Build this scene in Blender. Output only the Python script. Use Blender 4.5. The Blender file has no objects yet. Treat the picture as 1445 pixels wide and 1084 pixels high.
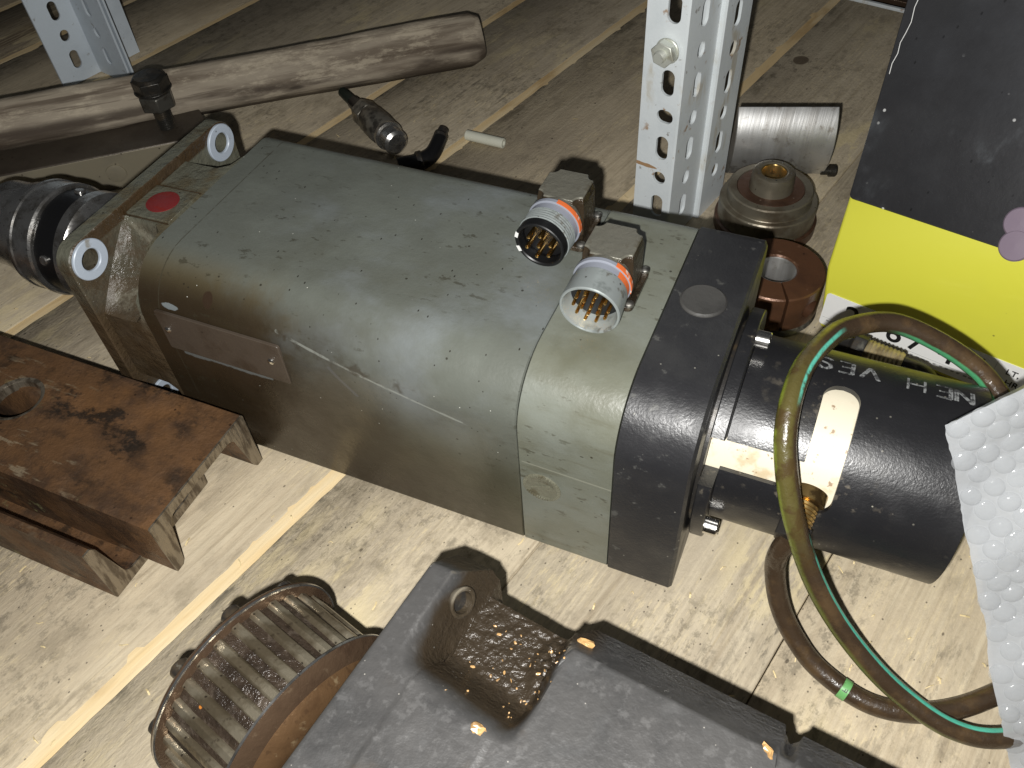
import bpy, bmesh, math, random
from mathutils import Matrix, Vector, noise as mnoise
random.seed(7)
S = bpy.context.scene
COL = S.collection
R = math.radians
PI = math.pi

# ------------------------------------------------------------------ camera, world, lamp, exposure
cam = bpy.data.cameras.new('camera')
cam.sensor_width = 36.0
cam.lens = 36.0 * 1186.685 / 1445.0
cam.clip_start = 0.01
cam.clip_end = 60.0
cam_ob = bpy.data.objects.new('camera', cam)
cam_ob.location = (0.33803706, -0.22770067, 0.42514347)
cam_ob.rotation_euler = (0.72084475, 0.05144551, 0.40424554)
COL.objects.link(cam_ob)
S.camera = cam_ob

world = bpy.data.worlds.new('World')
S.world = world
world.use_nodes = True
wb = world.node_tree.nodes['Background']
wb.inputs[0].default_value = (0.95, 0.97, 1.0, 1)
wb.inputs[1].default_value = 0.027

fl = bpy.data.lights.new('phone_flash', 'POINT')
fl.energy = 14.4
fl.color = (1.0, 0.985, 0.955)
fl.shadow_soft_size = 0.0035
fl_ob = bpy.data.objects.new('phone_flash', fl)
fl_ob.location = (0.32993955, -0.24587278, 0.41399876)
COL.objects.link(fl_ob)

S.view_settings.view_transform = 'Standard'
S.view_settings.look = 'None'
S.view_settings.exposure = 0.0
S.view_settings.gamma = 1.0

# ------------------------------------------------------------------ object helpers
def tag(o, label=None, cat=None, group=None, kind=None):
    if label: o['label'] = label
    if cat: o['category'] = cat
    if group: o['group'] = group
    if kind: o['kind'] = kind
    return o

MW = {}
def empty(name, loc=(0, 0, 0), rz=0.0, label=None, cat=None, group=None, kind=None):
    o = bpy.data.objects.new(name, None)
    o.empty_display_size = 0.02
    o.location = loc
    o.rotation_euler = (0, 0, rz)
    COL.objects.link(o)
    MW[o.name] = Matrix.Translation(loc) @ Matrix.Rotation(rz, 4, 'Z')
    return tag(o, label, cat, group, kind)

def part(name, bm, mat, parent=None, bev=0.0, seg=2, ang=35, smooth=True, label=None, solid=None):
    """link a bmesh written in world coordinates as one mesh object under parent"""
    me = bpy.data.meshes.new(name)
    bmesh.ops.recalc_face_normals(bm, faces=bm.faces[:])
    bm.to_mesh(me)
    bm.free()
    M = MW[parent.name] if parent is not None else Matrix.Identity(4)
    me.transform(M.inverted())
    o = bpy.data.objects.new(name, me)
    COL.objects.link(o)
    if parent is not None:
        o.parent = parent
    MW[o.name] = M
    me.materials.append(mat)
    if smooth:
        for p in me.polygons: p.use_smooth = True
        me.set_sharp_from_angle(angle=R(ang))
    if solid:
        md = o.modifiers.new('thick', 'SOLIDIFY'); md.thickness = solid; md.offset = 0
    if bev:
        md = o.modifiers.new('edge', 'BEVEL'); md.width = bev; md.segments = seg
        md.limit_method = 'ANGLE'; md.angle_limit = R(40); md.harden_normals = False
    if label: o['label'] = label
    return o

def share(o, M, parent):
    """another piece with the same mesh, placed by local matrix M"""
    c = o.copy()
    COL.objects.link(c)
    c.parent = parent
    c.matrix_local = M
    MW[c.name] = MW[parent.name] @ M
    return c

def frame(origin, z, x=None):
    z = Vector(z).normalized()
    x = Vector(x) if x is not None else (Vector((0, 0, 1)) if abs(z.z) < .9 else Vector((1, 0, 0)))
    x = (x - z * x.dot(z)).normalized()
    y = z.cross(x)
    m = Matrix((x, y, z)).transposed().to_4x4()
    m.translation = Vector(origin)
    return m

def box(bm, lo, hi, M=None):
    vs = []
    for x in (lo[0], hi[0]):
        for y in (lo[1], hi[1]):
            for z in (lo[2], hi[2]):
                p = Vector((x, y, z))
                vs.append(bm.verts.new(M @ p if M else p))
    for f in ((0, 1, 3, 2), (4, 6, 7, 5), (0, 4, 5, 1), (2, 3, 7, 6), (0, 2, 6, 4), (1, 5, 7, 3)):
        bm.faces.new([vs[i] for i in f])

def loft(bm, secs, cap=(True, True), closed=True):
    rings = [[bm.verts.new(p) for p in s] for s in secs]
    n = len(rings[0])
    for a, b in zip(rings, rings[1:]):
        for i in range(n if closed else n - 1):
            j = (i + 1) % n
            bm.faces.new((a[i], a[j], b[j], b[i]))
    if cap[0]: bm.faces.new(rings[0][::-1])
    if cap[1]: bm.faces.new(rings[-1])
    return rings

def lathe(bm, prof, M, seg=48, cap=(True, True), a0=0, a1=2 * PI):
    """prof = [(height, radius)], axis = local Z of M"""
    full = abs(a1 - a0 - 2 * PI) < 1e-6
    n = seg if full else seg + 1
    secs = []
    for h, r in prof:
        secs.append([M @ Vector((r * math.cos(a0 + (a1 - a0) * i / seg), r * math.sin(a0 + (a1 - a0) * i / seg), h)) for i in range(n)])
    loft(bm, secs, (cap[0] and prof[0][1] > 1e-6, cap[1] and prof[-1][1] > 1e-6), full)

def ringlathe(bm, prof, M, seg=48):
    """closed profile swept round: a ring"""
    secs = [[M @ Vector((r * math.cos(2 * PI * i / seg), r * math.sin(2 * PI * i / seg), h)) for i in range(seg)] for h, r in prof]
    loft(bm, secs + [secs[0]], (False, False))
    bmesh.ops.remove_doubles(bm, verts=bm.verts[:], dist=1e-7)

def prism(bm, outline, M, h0, h1):
    loft(bm, [[M @ Vector((x, y, h)) for x, y in outline] for h in (h0, h1)])

def ngon(n, r, ph=0):
    return [(r * math.cos(ph + 2 * PI * i / n), r * math.sin(ph + 2 * PI * i / n)) for i in range(n)]

def rrect(x0, y0, x1, y1, r, n=8):
    pts = []
    q = r if isinstance(r, tuple) else (r, r, r, r)
    for cx, cy, a, r in ((x1 - q[0], y1 - q[0], 0, q[0]), (x0 + q[1], y1 - q[1], 90, q[1]), (x0 + q[2], y0 + q[2], 180, q[2]), (x1 - q[3], y0 + q[3], 270, q[3])):
        for i in range(n + 1):
            t = R(a + 90 * i / n)
            pts.append((cx + r * math.cos(t), cy + r * math.sin(t)))
    return pts

def catmull(pts, sub=10):
    P = [Vector(p) for p in pts]
    P = [P[0] * 2 - P[1]] + P + [P[-1] * 2 - P[-2]]
    out = []
    for i in range(1, len(P) - 2):
        a, b, c, d = P[i - 1:i + 3]
        for k in range(sub):
            t = k / sub
            out.append(.5 * ((2 * b) + (c - a) * t + (2 * a - 5 * b + 4 * c - d) * t * t + (3 * b - a - 3 * c + d) * t ** 3))
    out.append(P[-2])
    return out

def tube(bm, pts, r, seg=16, cap=True, up=(0, 0, 1), jit=0.0):
    """swept tube with UVs (u round, v metres along)"""
    uv = bm.loops.layers.uv.verify()
    n = len(pts)
    rr = r if callable(r) else (lambda t: r)
    rings = []; L = 0; vs = []
    N = None
    for i, p in enumerate(pts):
        t = (pts[min(i + 1, n - 1)] - pts[max(i - 1, 0)]).normalized()
        if N is None:
            N = Vector(up) - t * t.dot(Vector(up)); N.normalize()
        else:
            N = (N - t * N.dot(t)).normalized()
        B = t.cross(N)
        if i: L += (p - pts[i - 1]).length
        vs.append(L)
        ra = rr(i / (n - 1))
        rings.append([bm.verts.new(p + (N * math.cos(2 * PI * k / seg) + B * math.sin(2 * PI * k / seg)) * (ra + random.uniform(-jit, jit))) for k in range(seg)])
    for i in range(n - 1):
        for k in range(seg):
            j = (k + 1) % seg
            f = bm.faces.new((rings[i][k], rings[i][j], rings[i + 1][j], rings[i + 1][k]))
            for lp, (u, v) in zip(f.loops, ((k / seg, vs[i]), ((k + 1) / seg, vs[i]), ((k + 1) / seg, vs[i + 1]), (k / seg, vs[i + 1]))):
                lp[uv].uv = (u, v)
    if cap:
        bm.faces.new(rings[0][::-1]); bm.faces.new(rings[-1])

def cut(o, cutbm):
    """real hole: boolean difference, applied at once"""
    me = bpy.data.meshes.new('hole'); bmesh.ops.recalc_face_normals(cutbm, faces=cutbm.faces[:]); cutbm.to_mesh(me); cutbm.free()
    M = MW[o.name]; me.transform(M.inverted())
    c = bpy.data.objects.new('hole', me); COL.objects.link(c)
    if o.parent: c.parent = o.parent
    md = o.modifiers.new('hole', 'BOOLEAN'); md.object = c; md.solver = 'EXACT'
    bpy.context.view_layer.update()
    dg = bpy.context.evaluated_depsgraph_get()
    new = bpy.data.meshes.new_from_object(o.evaluated_get(dg))
    o.modifiers.clear(); o.data = new
    bpy.data.objects.remove(c); bpy.data.meshes.remove(me)
    for p in new.polygons: p.use_smooth = True
    new.set_sharp_from_angle(angle=R(35))

# ------------------------------------------------------------------ material helpers
def srgb(r, g, b):
    f = lambda c: (c / 255 / 12.92) if c <= 10 else ((c / 255 + .055) / 1.055) ** 2.4
    return (f(r), f(g), f(b), 1)

class NB:
    def __init__(s, name):
        s.m = bpy.data.materials.new(name); s.m.use_nodes = True
        s.t = s.m.node_tree; s.n = s.t.nodes; s.b = s.n['Principled BSDF']
        s._c = {}
    def new(s, ty, **kw):
        nd = s.n.new(ty)
        for k, v in kw.items(): setattr(nd, k, v)
        return nd
    def put(s, sock, v):
        if hasattr(v, 'links'): s.t.links.new(v, sock)
        else: sock.default_value = v
    def co(s, kind='Object'):
        if kind not in s._c:
            s._c[kind] = s.new('ShaderNodeTexCoord').outputs[kind]
        return s._c[kind]
    def xyz(s, i, kind='Object'):
        k = ('xyz', kind)
        if k not in s._c:
            nd = s.new('ShaderNodeSeparateXYZ'); s.put(nd.inputs[0], s.co(kind)); s._c[k] = nd
        return s._c[k].outputs[i]
    def vec(s, stretch=(1, 1, 1), off=(0, 0, 0), rot=(0, 0, 0), kind='Object'):
        if stretch == (1, 1, 1) and off == (0, 0, 0) and rot == (0, 0, 0): return s.co(kind)
        nd = s.new('ShaderNodeMapping'); s.put(nd.inputs[0], s.co(kind))
        nd.inputs['Scale'].default_value = stretch; nd.inputs['Location'].default_value = off; nd.inputs['Rotation'].default_value = rot
        return nd.outputs[0]
    def ma(s, op, a, b=0.0, c=None):
        nd = s.new('ShaderNodeMath', operation=op); s.put(nd.inputs[0], a); s.put(nd.inputs[1], b)
        if c is not None: s.put(nd.inputs[2], c)
        return nd.outputs[0]
    def sm(s, x, lo, hi):
        nd = s.new('ShaderNodeMapRange', interpolation_type='SMOOTHSTEP'); s.put(nd.inputs[0], x)
        nd.inputs[1].default_value = lo; nd.inputs[2].default_value = hi
        return nd.outputs[0]
    def no(s, scale, lo=None, hi=None, stretch=(1, 1, 1), off=(0, 0, 0), detail=5, rough=.6, dist=0.0, rot=(0, 0, 0), kind='Object'):
        nd = s.new('ShaderNodeTexNoise'); s.put(nd.inputs['Vector'], s.vec(stretch, off, rot, kind))
        nd.inputs['Scale'].default_value = scale; nd.inputs['Detail'].default_value = detail
        nd.inputs['Roughness'].default_value = rough; nd.inputs['Distortion'].default_value = dist
        o = nd.outputs[0]
        return o if lo is None else s.sm(o, lo, hi)
    def spk(s, scale, size, dens=1.0, stretch=(1, 1, 1), off=(0, 0, 0), rot=(0, 0, 0)):
        """sparse specks"""
        nd = s.new('ShaderNodeTexVoronoi'); s.put(nd.inputs['Vector'], s.vec(stretch, off, rot)); nd.inputs['Scale'].default_value = scale
        m = s.sm(nd.outputs['Distance'], size, size * .55)
        if dens < 1:
            sp = s.new('ShaderNodeSeparateColor'); s.put(sp.inputs[0], nd.outputs['Color'])
            m = s.ma('MULTIPLY', m, s.ma('LESS_THAN', sp.outputs[0], dens))
        return m
    def seg(s, a, b, w, ax=(0, 2), wob=.002, soft=.5):
        """line from a to b in two object axes"""
        cv = s.new('ShaderNodeCombineXYZ'); s.put(cv.inputs[0], s.xyz(ax[0])); s.put(cv.inputs[1], s.xyz(ax[1]))
        def vm(op, x, y):
            nd = s.new('ShaderNodeVectorMath', operation=op); s.put(nd.inputs[0], x); s.put(nd.inputs[1], y); return nd
        d = Vector((b[0] - a[0], b[1] - a[1], 0))
        pa = vm('SUBTRACT', cv.outputs[0], (a[0], a[1], 0)).outputs[0]
        h = s.ma('DIVIDE', vm('DOT_PRODUCT', pa, tuple(d)).outputs['Value'], d.length_squared)
        nd = s.new('ShaderNodeClamp'); s.put(nd.inputs[0], h)
        sc = s.new('ShaderNodeVectorMath', operation='SCALE'); sc.inputs[0].default_value = tuple(d); s.put(sc.inputs['Scale'], nd.outputs[0])
        ln = s.new('ShaderNodeVectorMath', operation='LENGTH'); s.put(ln.inputs[0], vm('SUBTRACT', pa, sc.outputs[0]).outputs[0])
        x = s.ma('ADD', ln.outputs['Value'], s.ma('MULTIPLY', s.ma('SUBTRACT', s.no(90, detail=3), .5), wob))
        return s.sm(x, w, w * soft)
    def ell(s, c, rx, ry, ax=(0, 2), wob=.3, soft=.8, nscale=60):
        x = s.ma('DIVIDE', s.ma('SUBTRACT', s.xyz(ax[0]), c[0]), rx); y = s.ma('DIVIDE', s.ma('SUBTRACT', s.xyz(ax[1]), c[1]), ry)
        d = s.ma('SQRT', s.ma('ADD', s.ma('MULTIPLY', x, x), s.ma('MULTIPLY', y, y)))
        d = s.ma('ADD', d, s.ma('MULTIPLY', s.ma('SUBTRACT', s.no(nscale), .5), wob * 2))
        return s.sm(d, 1.0, soft)
    def pt(s, lo, hi):
        return s.sm(s.new('ShaderNodeNewGeometry').outputs['Pointiness'], lo, hi)
    def mul(s, *v):
        o = v[0]
        for x in v[1:]: o = s.ma('MULTIPLY', o, x)
        return o
    def mix(s, f, a, b):
        nd = s.new('ShaderNodeMix', data_type='RGBA'); s.put(nd.inputs[0], f); s.put(nd.inputs[6], a); s.put(nd.inputs[7], b)
        return nd.outputs[2]
    def mixf(s, f, a, b):
        nd = s.new('ShaderNodeMix', data_type='FLOAT'); s.put(nd.inputs[0], f); s.put(nd.inputs[2], a); s.put(nd.inputs[3], b)
        return nd.outputs[0]

def mat(name, base, layers=(), rough=.5, metal=0.0, bumps=(), spec=.5, coat=0.0, trans=0.0, rlayers=(), mlayers=(), alpha=1.0, sss=0.0):
    n = NB(name); b = n.b
    col = base if len(base) == 4 else (*base, 1)
    masks = {}
    for L in layers:
        m = L[0](n)
        c = L[1]; st = L[2] if len(L) > 2 else 1.0
        col = n.mix(n.ma('MULTIPLY', m, st) if st != 1 else m, col, c)
        if len(L) > 3: masks[L[3]] = m
    n.put(b.inputs['Base Color'], col)
    r = rough
    for f, v in rlayers: r = n.mixf(masks[f] if isinstance(f, str) else f(n), r, v)
    n.put(b.inputs['Roughness'], r)
    mt = metal
    for f, v in mlayers: mt = n.mixf(masks[f] if isinstance(f, str) else f(n), mt, v)
    n.put(b.inputs['Metallic'], mt)
    b.inputs['Specular IOR Level'].default_value = spec
    b.inputs['Coat Weight'].default_value = coat
    b.inputs['Transmission Weight'].default_value = trans
    b.inputs['Alpha'].default_value = alpha
    if sss:
        b.inputs['Subsurface Weight'].default_value = sss; b.inputs['Subsurface Radius'].default_value = (.004, .004, .004)
        b.inputs['Subsurface Scale'].default_value = 1.0
    prev = None
    for f, dist in bumps:
        bp = n.new('ShaderNodeBump'); bp.inputs['Strength'].default_value = 1.0; bp.inputs['Distance'].default_value = dist
        n.put(bp.inputs['Height'], masks[f] if isinstance(f, str) else f(n))
        if prev: n.put(bp.inputs['Normal'], prev)
        prev = bp.outputs[0]
    if prev: n.put(b.inputs['Normal'], prev)
    return n.m

# ------------------------------------------------------------------ materials
def wood(name, base, seed, edge=None, knot=None):
    o = (seed * 3.1, seed * 1.7, 0)
    L = [
        (lambda n: n.no(26, .36, .74, (1, .10, 1), o, 7, .65), srgb(162, 149, 126), .55),
        (lambda n: n.no(420, .40, .70, (1, .025, 1), o, 5, .6), srgb(214, 201, 174), .5),
        (lambda n: n.no(210, .52, .72, (1, .03, 1), (o[0] + 2, 1, 0), 5, .6), srgb(132, 116, 92), .45),
        (lambda n: n.no(9, .40, .72, (1, .4, 1), o, 9, .70), srgb(150, 138, 120), .7),
        (lambda n: n.mul(n.no(650, .50, .64, (1, .16, 1), (o[0], 4, 0), 6, .72), n.no(18, .42, .64, (1, .35, 1), (o[0] + 9, 3, 0), 5)), srgb(224, 206, 164), .55),
        (lambda n: n.mul(n.no(260, .52, .66, (1, .12, 1), o, 8, .75), n.no(10, .46, .64, (1, .3, 1), (o[0] + 5, o[1], 0), 5)), srgb(100, 90, 74), .4),
        (lambda n: n.mul(n.no(230, .50, .62, (1, .25, 1), (o[0] + 3, 2, 0), 8, .78), n.no(7, .55, .70, (1, .6, 1), (o[0] + 15, o[1], 0), 4)), srgb(84, 79, 70), .7),
        (lambda n: n.mul(n.no(46, .46, .64, (1, .55, 1), (o[0] + 21, 5, 0), 9, .78), n.no(6, .40, .60, (1, .7, 1), (o[0] + 31, 2, 0), 4)), srgb(130, 119, 100), .6),
        (lambda n: n.mul(n.no(120, .50, .60, (1, .7, 1), (o[0] + 41, 5, 0), 9, .8), n.no(8, .46, .62, (1, .7, 1), (o[0] + 51, 2, 0), 4)), srgb(102, 95, 82), .55),
        (lambda n: n.mul(n.no(36, .48, .56, (1.5, .35, 1), (o[0] + 61, 5, 0), 9, .75), n.no(5, .50, .64, (1, .7, 1), (o[0] + 71, 2, 0), 4)), srgb(216, 200, 158), .7),
        (lambda n: n.spk(120, .12, .10, (1, .6, 1), o), srgb(66, 58, 48), .7),
        (lambda n: n.spk(330, .2, .12, (1, .8, 1), (o[0], 2, 0)), srgb(60, 54, 48), .7),
        (lambda n: n.no(4, .56, .74, (1, .7, 1), (o[0] + 2, 7, 0), 6), srgb(122, 106, 84), .5),
    ]
    if edge is not None:
        L.append((lambda n: n.mul(n.sm(n.xyz(0), edge + .014, edge + .004), n.no(90, .50, .60, (1, .25, 1), (o[0] + 6, 2, 0), 8, .75)), srgb(66, 65, 58), .75))
        L.append((lambda n: n.mul(n.sm(n.xyz(0), edge + .04, edge + .008), n.no(60, .52, .66, (1, .3, 1), (o[0] + 8, 2, 0), 6, .7)), srgb(120, 110, 90), .6))
    if knot:
        L.append((lambda n: n.ell(knot[:2], knot[2], knot[3], ax=(0, 1), wob=.25), srgb(92, 78, 62), .85))
    return mat(name, base, L, rough=.75, spec=.25, bumps=[(lambda n: n.no(260, None, None, (1, .05, 1), o, 6), .00028), (lambda n: n.no(500, None, None, (1, .45, 1), o, 5), .0005)])
WOODS = [srgb(194, 181, 157), srgb(186, 174, 152), srgb(198, 183, 156)]
M_WOOD_DARK = wood('shelf_wood_dark', srgb(92, 78, 58), 5)  # same wood with a darker base colour, for the two leftmost planks
M_BARE = mat('bare_wood', srgb(232, 204, 154), [
    (lambda n: n.no(60, .4, .7, (1, .1, 1)), srgb(240, 222, 184), .8),
    (lambda n: n.no(25, .52, .66, (1, .3, 1), (3, 0, 0)), srgb(180, 144, 92), .6)], rough=.7, spec=.2,
    bumps=[(lambda n: n.no(300, None, None, (1, .08, 1)), .0005)])
M_FLOOR = mat('concrete', srgb(70, 66, 60), [(lambda n: n.no(6, .4, .7), srgb(50, 48, 45))], rough=.9)

# motor paint: coordinates local to the motor root at (0.13, 0.07, 0)
MO = (0.13, 0.07)
def lx(x): return x - MO[0]
def ly(y): return y - MO[1]
OLIVE = srgb(95, 98, 91)
def oilmask(n):
    front = n.sm(n.xyz(1), ly(.022), ly(.004))
    g = n.ma('ADD', n.ma('MULTIPLY', n.ma('SUBTRACT', lx(.150), n.xyz(0)), 6.5), n.ma('MULTIPLY', n.ma('SUBTRACT', .085, n.xyz(2)), 5.0))
    g = n.ma('ADD', g, n.ma('MULTIPLY', n.ma('SUBTRACT', n.no(22, detail=6), .5), .9))
    return n.mul(front, n.sm(g, -.55, .60))
def topoil(n):
    f = n.sm(n.xyz(1), ly(.034), ly(.010))
    g = n.ma('ADD', n.ma('MULTIPLY', n.ma('SUBTRACT', lx(.09), n.xyz(0)), 9.0), n.ma('MULTIPLY', n.ma('SUBTRACT', n.no(30, detail=6), .5), 2.0))
    return n.mul(f, n.sm(g, -.1, .6))
paint_layers = [
    (lambda n: n.no(18, .44, .70, (1, 1, 1), (4, 0, 0), 6), srgb(106, 110, 103), .7),
    (lambda n: n.mul(n.no(12, .44, .66, (1, 1.3, 1), (1, 5, 0), 7, .60), n.sm(n.xyz(0), lx(.02), lx(.10)), n.sm(n.xyz(2), .06, .11)), srgb(122, 128, 131), .6),
    (lambda n: n.no(15, .52, .75, (1, 1, 1), (8, 2, 0), 6), srgb(80, 79, 66), .5),
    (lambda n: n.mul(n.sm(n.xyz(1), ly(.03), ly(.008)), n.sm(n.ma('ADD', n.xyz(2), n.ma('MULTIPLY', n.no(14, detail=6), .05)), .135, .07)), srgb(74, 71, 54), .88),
    (topoil, srgb(84, 72, 44), .8),
    (oilmask, srgb(44, 35, 24), .96, 'oil'),
    (lambda n: n.mul(n.no(60, .52, .68, (.5, 1, 1), (0, 0, 3), 8, .7), n.sm(n.xyz(1), ly(.03), ly(.012)), n.sm(n.xyz(2), .078, .10), n.sm(n.xyz(2), .128, .11)), srgb(54, 47, 32), .55),
    (lambda n: n.mul(n.no(240, .60, .68, (.5, 1, 1), (3, 0, 3), 4), n.no(12, .42, .58, off=(0, 3, 3))), srgb(52, 48, 36), .6),
    (lambda n: n.mul(n.sm(n.ma('ABSOLUTE', n.ma('SUBTRACT', n.xyz(0), lx(.0082))), .0005, .0002), n.no(90, .36, .52)), srgb(60, 56, 44), .7),
    (lambda n: n.spk(150, .14, .12), srgb(40, 36, 28), .8),
    (lambda n: n.spk(330, .17, .10, (1, .5, 1)), srgb(34, 30, 24), .9),
    (lambda n: n.spk(420, .16, .012), srgb(205, 205, 195), .9),
    (lambda n: n.mul(n.seg((lx(.086), .118), (lx(.205), .0925), .0009, wob=.0014), n.no(80, .38, .52), n.sm(n.xyz(1), ly(.03), ly(.02))), srgb(150, 153, 146), .5),
    (lambda n: n.mul(n.seg((lx(.118), .106), (lx(.132), .090), .0014), n.sm(n.xyz(1), ly(.03), ly(.02))), srgb(84, 84, 84), .6),
    (lambda n: n.mul(n.ell((lx(.0150), .1145), .0060, .0018, wob=.9), n.sm(n.xyz(1), ly(.03), ly(.02))), srgb(130, 138, 140), .7),
    (lambda n: n.mul(n.seg((lx(.015), .0805), (lx(.074), .0815), .0022, wob=.005), n.sm(n.xyz(1), ly(.03), ly(.02))), srgb(112, 118, 118), .6),
    (lambda n: n.mul(n.seg((lx(.060), .119), (lx(.16), .104), .0040, wob=.022, soft=.1), n.no(120, .40, .60, detail=6), n.sm(n.xyz(1), ly(.03), ly(.02))), srgb(48, 40, 28), .6),
    (lambda n: n.mul(n.ell((lx(.041), ly(.0085)), .0036, .0034, ax=(0, 1), wob=.25), n.sm(n.xyz(2), .10, .11)), srgb(52, 40, 30), .95),
]
pb = [(lambda n: n.no(700, detail=2), .00008), (lambda n: n.no(38, detail=4), .0007)]
M_PAINT = mat('olive_grey_paint', OLIVE, paint_layers, rough=.31, bumps=pb, spec=.5, rlayers=[('oil', .27), (lambda n: n.no(60, .4, .7), .42)])
M_PAINT2 = mat('olive_grey_paint_rear', srgb(106, 108, 96), [
    (lambda n: n.no(20, .44, .68, (.6, 1, 1), (4, 0, 0), 6), srgb(122, 127, 121), .6),
    (lambda n: n.no(15, .50, .75, (1, 1, 1), (8, 2, 0), 6), srgb(84, 83, 66), .65),
    (lambda n: n.mul(n.no(240, .60, .68, (.4, 1, 1), (3, 0, 3), 4), n.no(12, .42, .58, off=(0, 3, 3))), srgb(60, 56, 42), .6),
    (lambda n: n.spk(150, .13, .12), srgb(44, 40, 30), .9),
    (lambda n: n.spk(330, .17, .10, (.4, 1, 1)), srgb(44, 40, 30), .8),
    (lambda n: n.mul(n.no(130, .56, .70, (.18, 1, 1), (2, 2, 0), 6), n.sm(n.xyz(1), ly(.02), ly(.005))), srgb(88, 86, 70), .45),
    (lambda n: n.mul(n.seg((lx(.227), .078), (lx(.2745), .0765), .0007, wob=.0006), n.sm(n.xyz(1), ly(.03), ly(.02))), srgb(150, 150, 136), .45)],
    rough=.32, bumps=pb, spec=.5, rlayers=[(lambda n: n.no(60, .4, .7), .42)])
M_FLANGE = mat('oily_flange_paint', srgb(92, 92, 80), [
    (lambda n: n.no(40, .50, .66, (1, 1, 1), (2, 0, 0), 6), srgb(78, 66, 42), .6),
    (lambda n: n.mul(n.sm(n.ma('ADD', n.xyz(2), n.ma('MULTIPLY', n.no(40), .02)), .1475, .140), n.sm(n.xyz(0), lx(-.006), lx(-.012)), n.sm(n.xyz(1), ly(.05), ly(.03))), srgb(70, 64, 52), .8),
    (lambda n: n.mul(n.no(60, .48, .58, (1, 1, 1), (6, 1, 0), 6), n.sm(n.xyz(2), .135, .130), n.sm(n.xyz(0), lx(-.040), lx(-.034))), srgb(116, 112, 98), .8),
    (lambda n: n.mul(n.sm(n.xyz(1), ly(.02), ly(.0)), n.sm(n.xyz(2), .115, .085)), srgb(62, 48, 32), .85),
    (lambda n: n.mul(n.seg((lx(-.0388), ly(.0)), (lx(-.0388), ly(.14)), .0010, ax=(0, 1), wob=.0012), n.sm(n.xyz(2), .132, .134)), srgb(58, 42, 24), .9),
    (lambda n: n.mul(n.seg((lx(-.0385), ly(.0725)), (lx(-.0085), ly(.0738)), .0011, ax=(0, 1), wob=.0010), n.sm(n.xyz(2), .130, .133)), srgb(62, 46, 28), .85),
    (lambda n: n.mul(n.seg((lx(-.0385), ly(.0425)), (lx(-.0085), ly(.0432)), .0010, ax=(0, 1), wob=.0012), n.sm(n.xyz(2), .128, .131)), srgb(58, 42, 24), .85),
    (lambda n: n.mul(n.no(70, .44, .58, (1, 1, 1), (16, 1, 0), 7, .7), n.sm(n.xyz(2), .138, .130), n.sm(n.xyz(1), ly(.045), ly(.035))), srgb(70, 58, 42), .75),
    (lambda n: n.spk(200, .15, .2), srgb(36, 30, 22), .9)], rough=.20, spec=.6,
    bumps=[(lambda n: n.no(150, detail=6), .0018), (lambda n: n.no(500, detail=2), .0002)], rlayers=[(lambda n: n.no(55, .45, .6), .42)])
M_CAP = mat('black_textured_paint', srgb(38, 38, 40), [
    (lambda n: n.no(26, .46, .72, detail=6), srgb(54, 54, 54), .6),
    (lambda n: n.spk(260, .14, .12), srgb(140, 138, 128), .7),
    (lambda n: n.no(120, .63, .7, detail=5), srgb(92, 92, 88), .5)], rough=.36, spec=.5,
    bumps=[(lambda n: n.no(620, detail=3), .00018), (lambda n: n.no(60, detail=3), .0003)], rlayers=[(lambda n: n.no(60, .4, .7), .5)])
M_PLUGCAP = mat('dull_plug_paint', srgb(66, 65, 63), [(lambda n: n.no(60, .45, .68, detail=6), srgb(50, 49, 48), .7), (lambda n: n.spk(260, .14, .1), srgb(130, 126, 116), .7)], rough=.5, bumps=[(lambda n: n.no(300), .0003)])
M_TUBE = mat('black_tube_paint', srgb(30, 30, 32), [
    (lambda n: n.no(40, .52, .72, detail=6), srgb(52, 50, 46), .6),
    (lambda n: n.mul(n.spk(330, .2, .25), n.no(25, .5, .62)), srgb(170, 165, 150), .8),
    (lambda n: n.mul(n.no(160, .56, .66, detail=6), n.no(20, .5, .66, off=(3, 3, 0))), srgb(120, 112, 98), .6)], rough=.30, spec=.55,
    bumps=[(lambda n: n.no(800, detail=2), .00012)], rlayers=[(lambda n: n.no(45, .4, .7), .44)])
M_DARK = mat('dark_oily_steel', srgb(38, 36, 34), [(lambda n: n.no(80, .45, .65), srgb(72, 60, 42), .6), (lambda n: n.no(140, .58, .7), srgb(110, 108, 98), .5)], rough=.4, spec=.5,
    bumps=[(lambda n: n.no(300), .0002)])
M_CREAM = mat('cream_painted_housing', srgb(214, 206, 184), [
    (lambda n: n.no(60, .5, .66, detail=6), srgb(176, 150, 104), .6),
    (lambda n: n.no(180, .60, .68, detail=4), srgb(120, 78, 34), .7),
    (lambda n: n.spk(160, .12, .12), srgb(60, 50, 40), .8)], rough=.45, spec=.5)
M_CHROME = mat('polished_steel', (.58, .57, .55), [(lambda n: n.no(70, .46, .66), (.26, .24, .21, 1), .8), (lambda n: n.no(300, .6, .7), (.12, .10, .09, 1), .7)],
    rough=.23, metal=.94, bumps=[(lambda n: n.no(400), .00012)], rlayers=[(lambda n: n.no(80, .4, .7), .34)])
M_STEEL = mat('ground_steel', (.40, .39, .36), [(lambda n: n.no(50, .45, .66, (1, 1, .3)), (.22, .19, .15, 1), .8), (lambda n: n.spk(200, .15, .2), (.08, .06, .05, 1), .8)],
    rough=.36, metal=1, bumps=[(lambda n: n.no(300), .0003)], rlayers=[(lambda n: n.no(90, .4, .65), .5)])
M_BLACK = mat('black_rubber', srgb(20, 20, 21), rough=.28, spec=.5, bumps=[(lambda n: n.no(200), .0002)])
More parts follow.
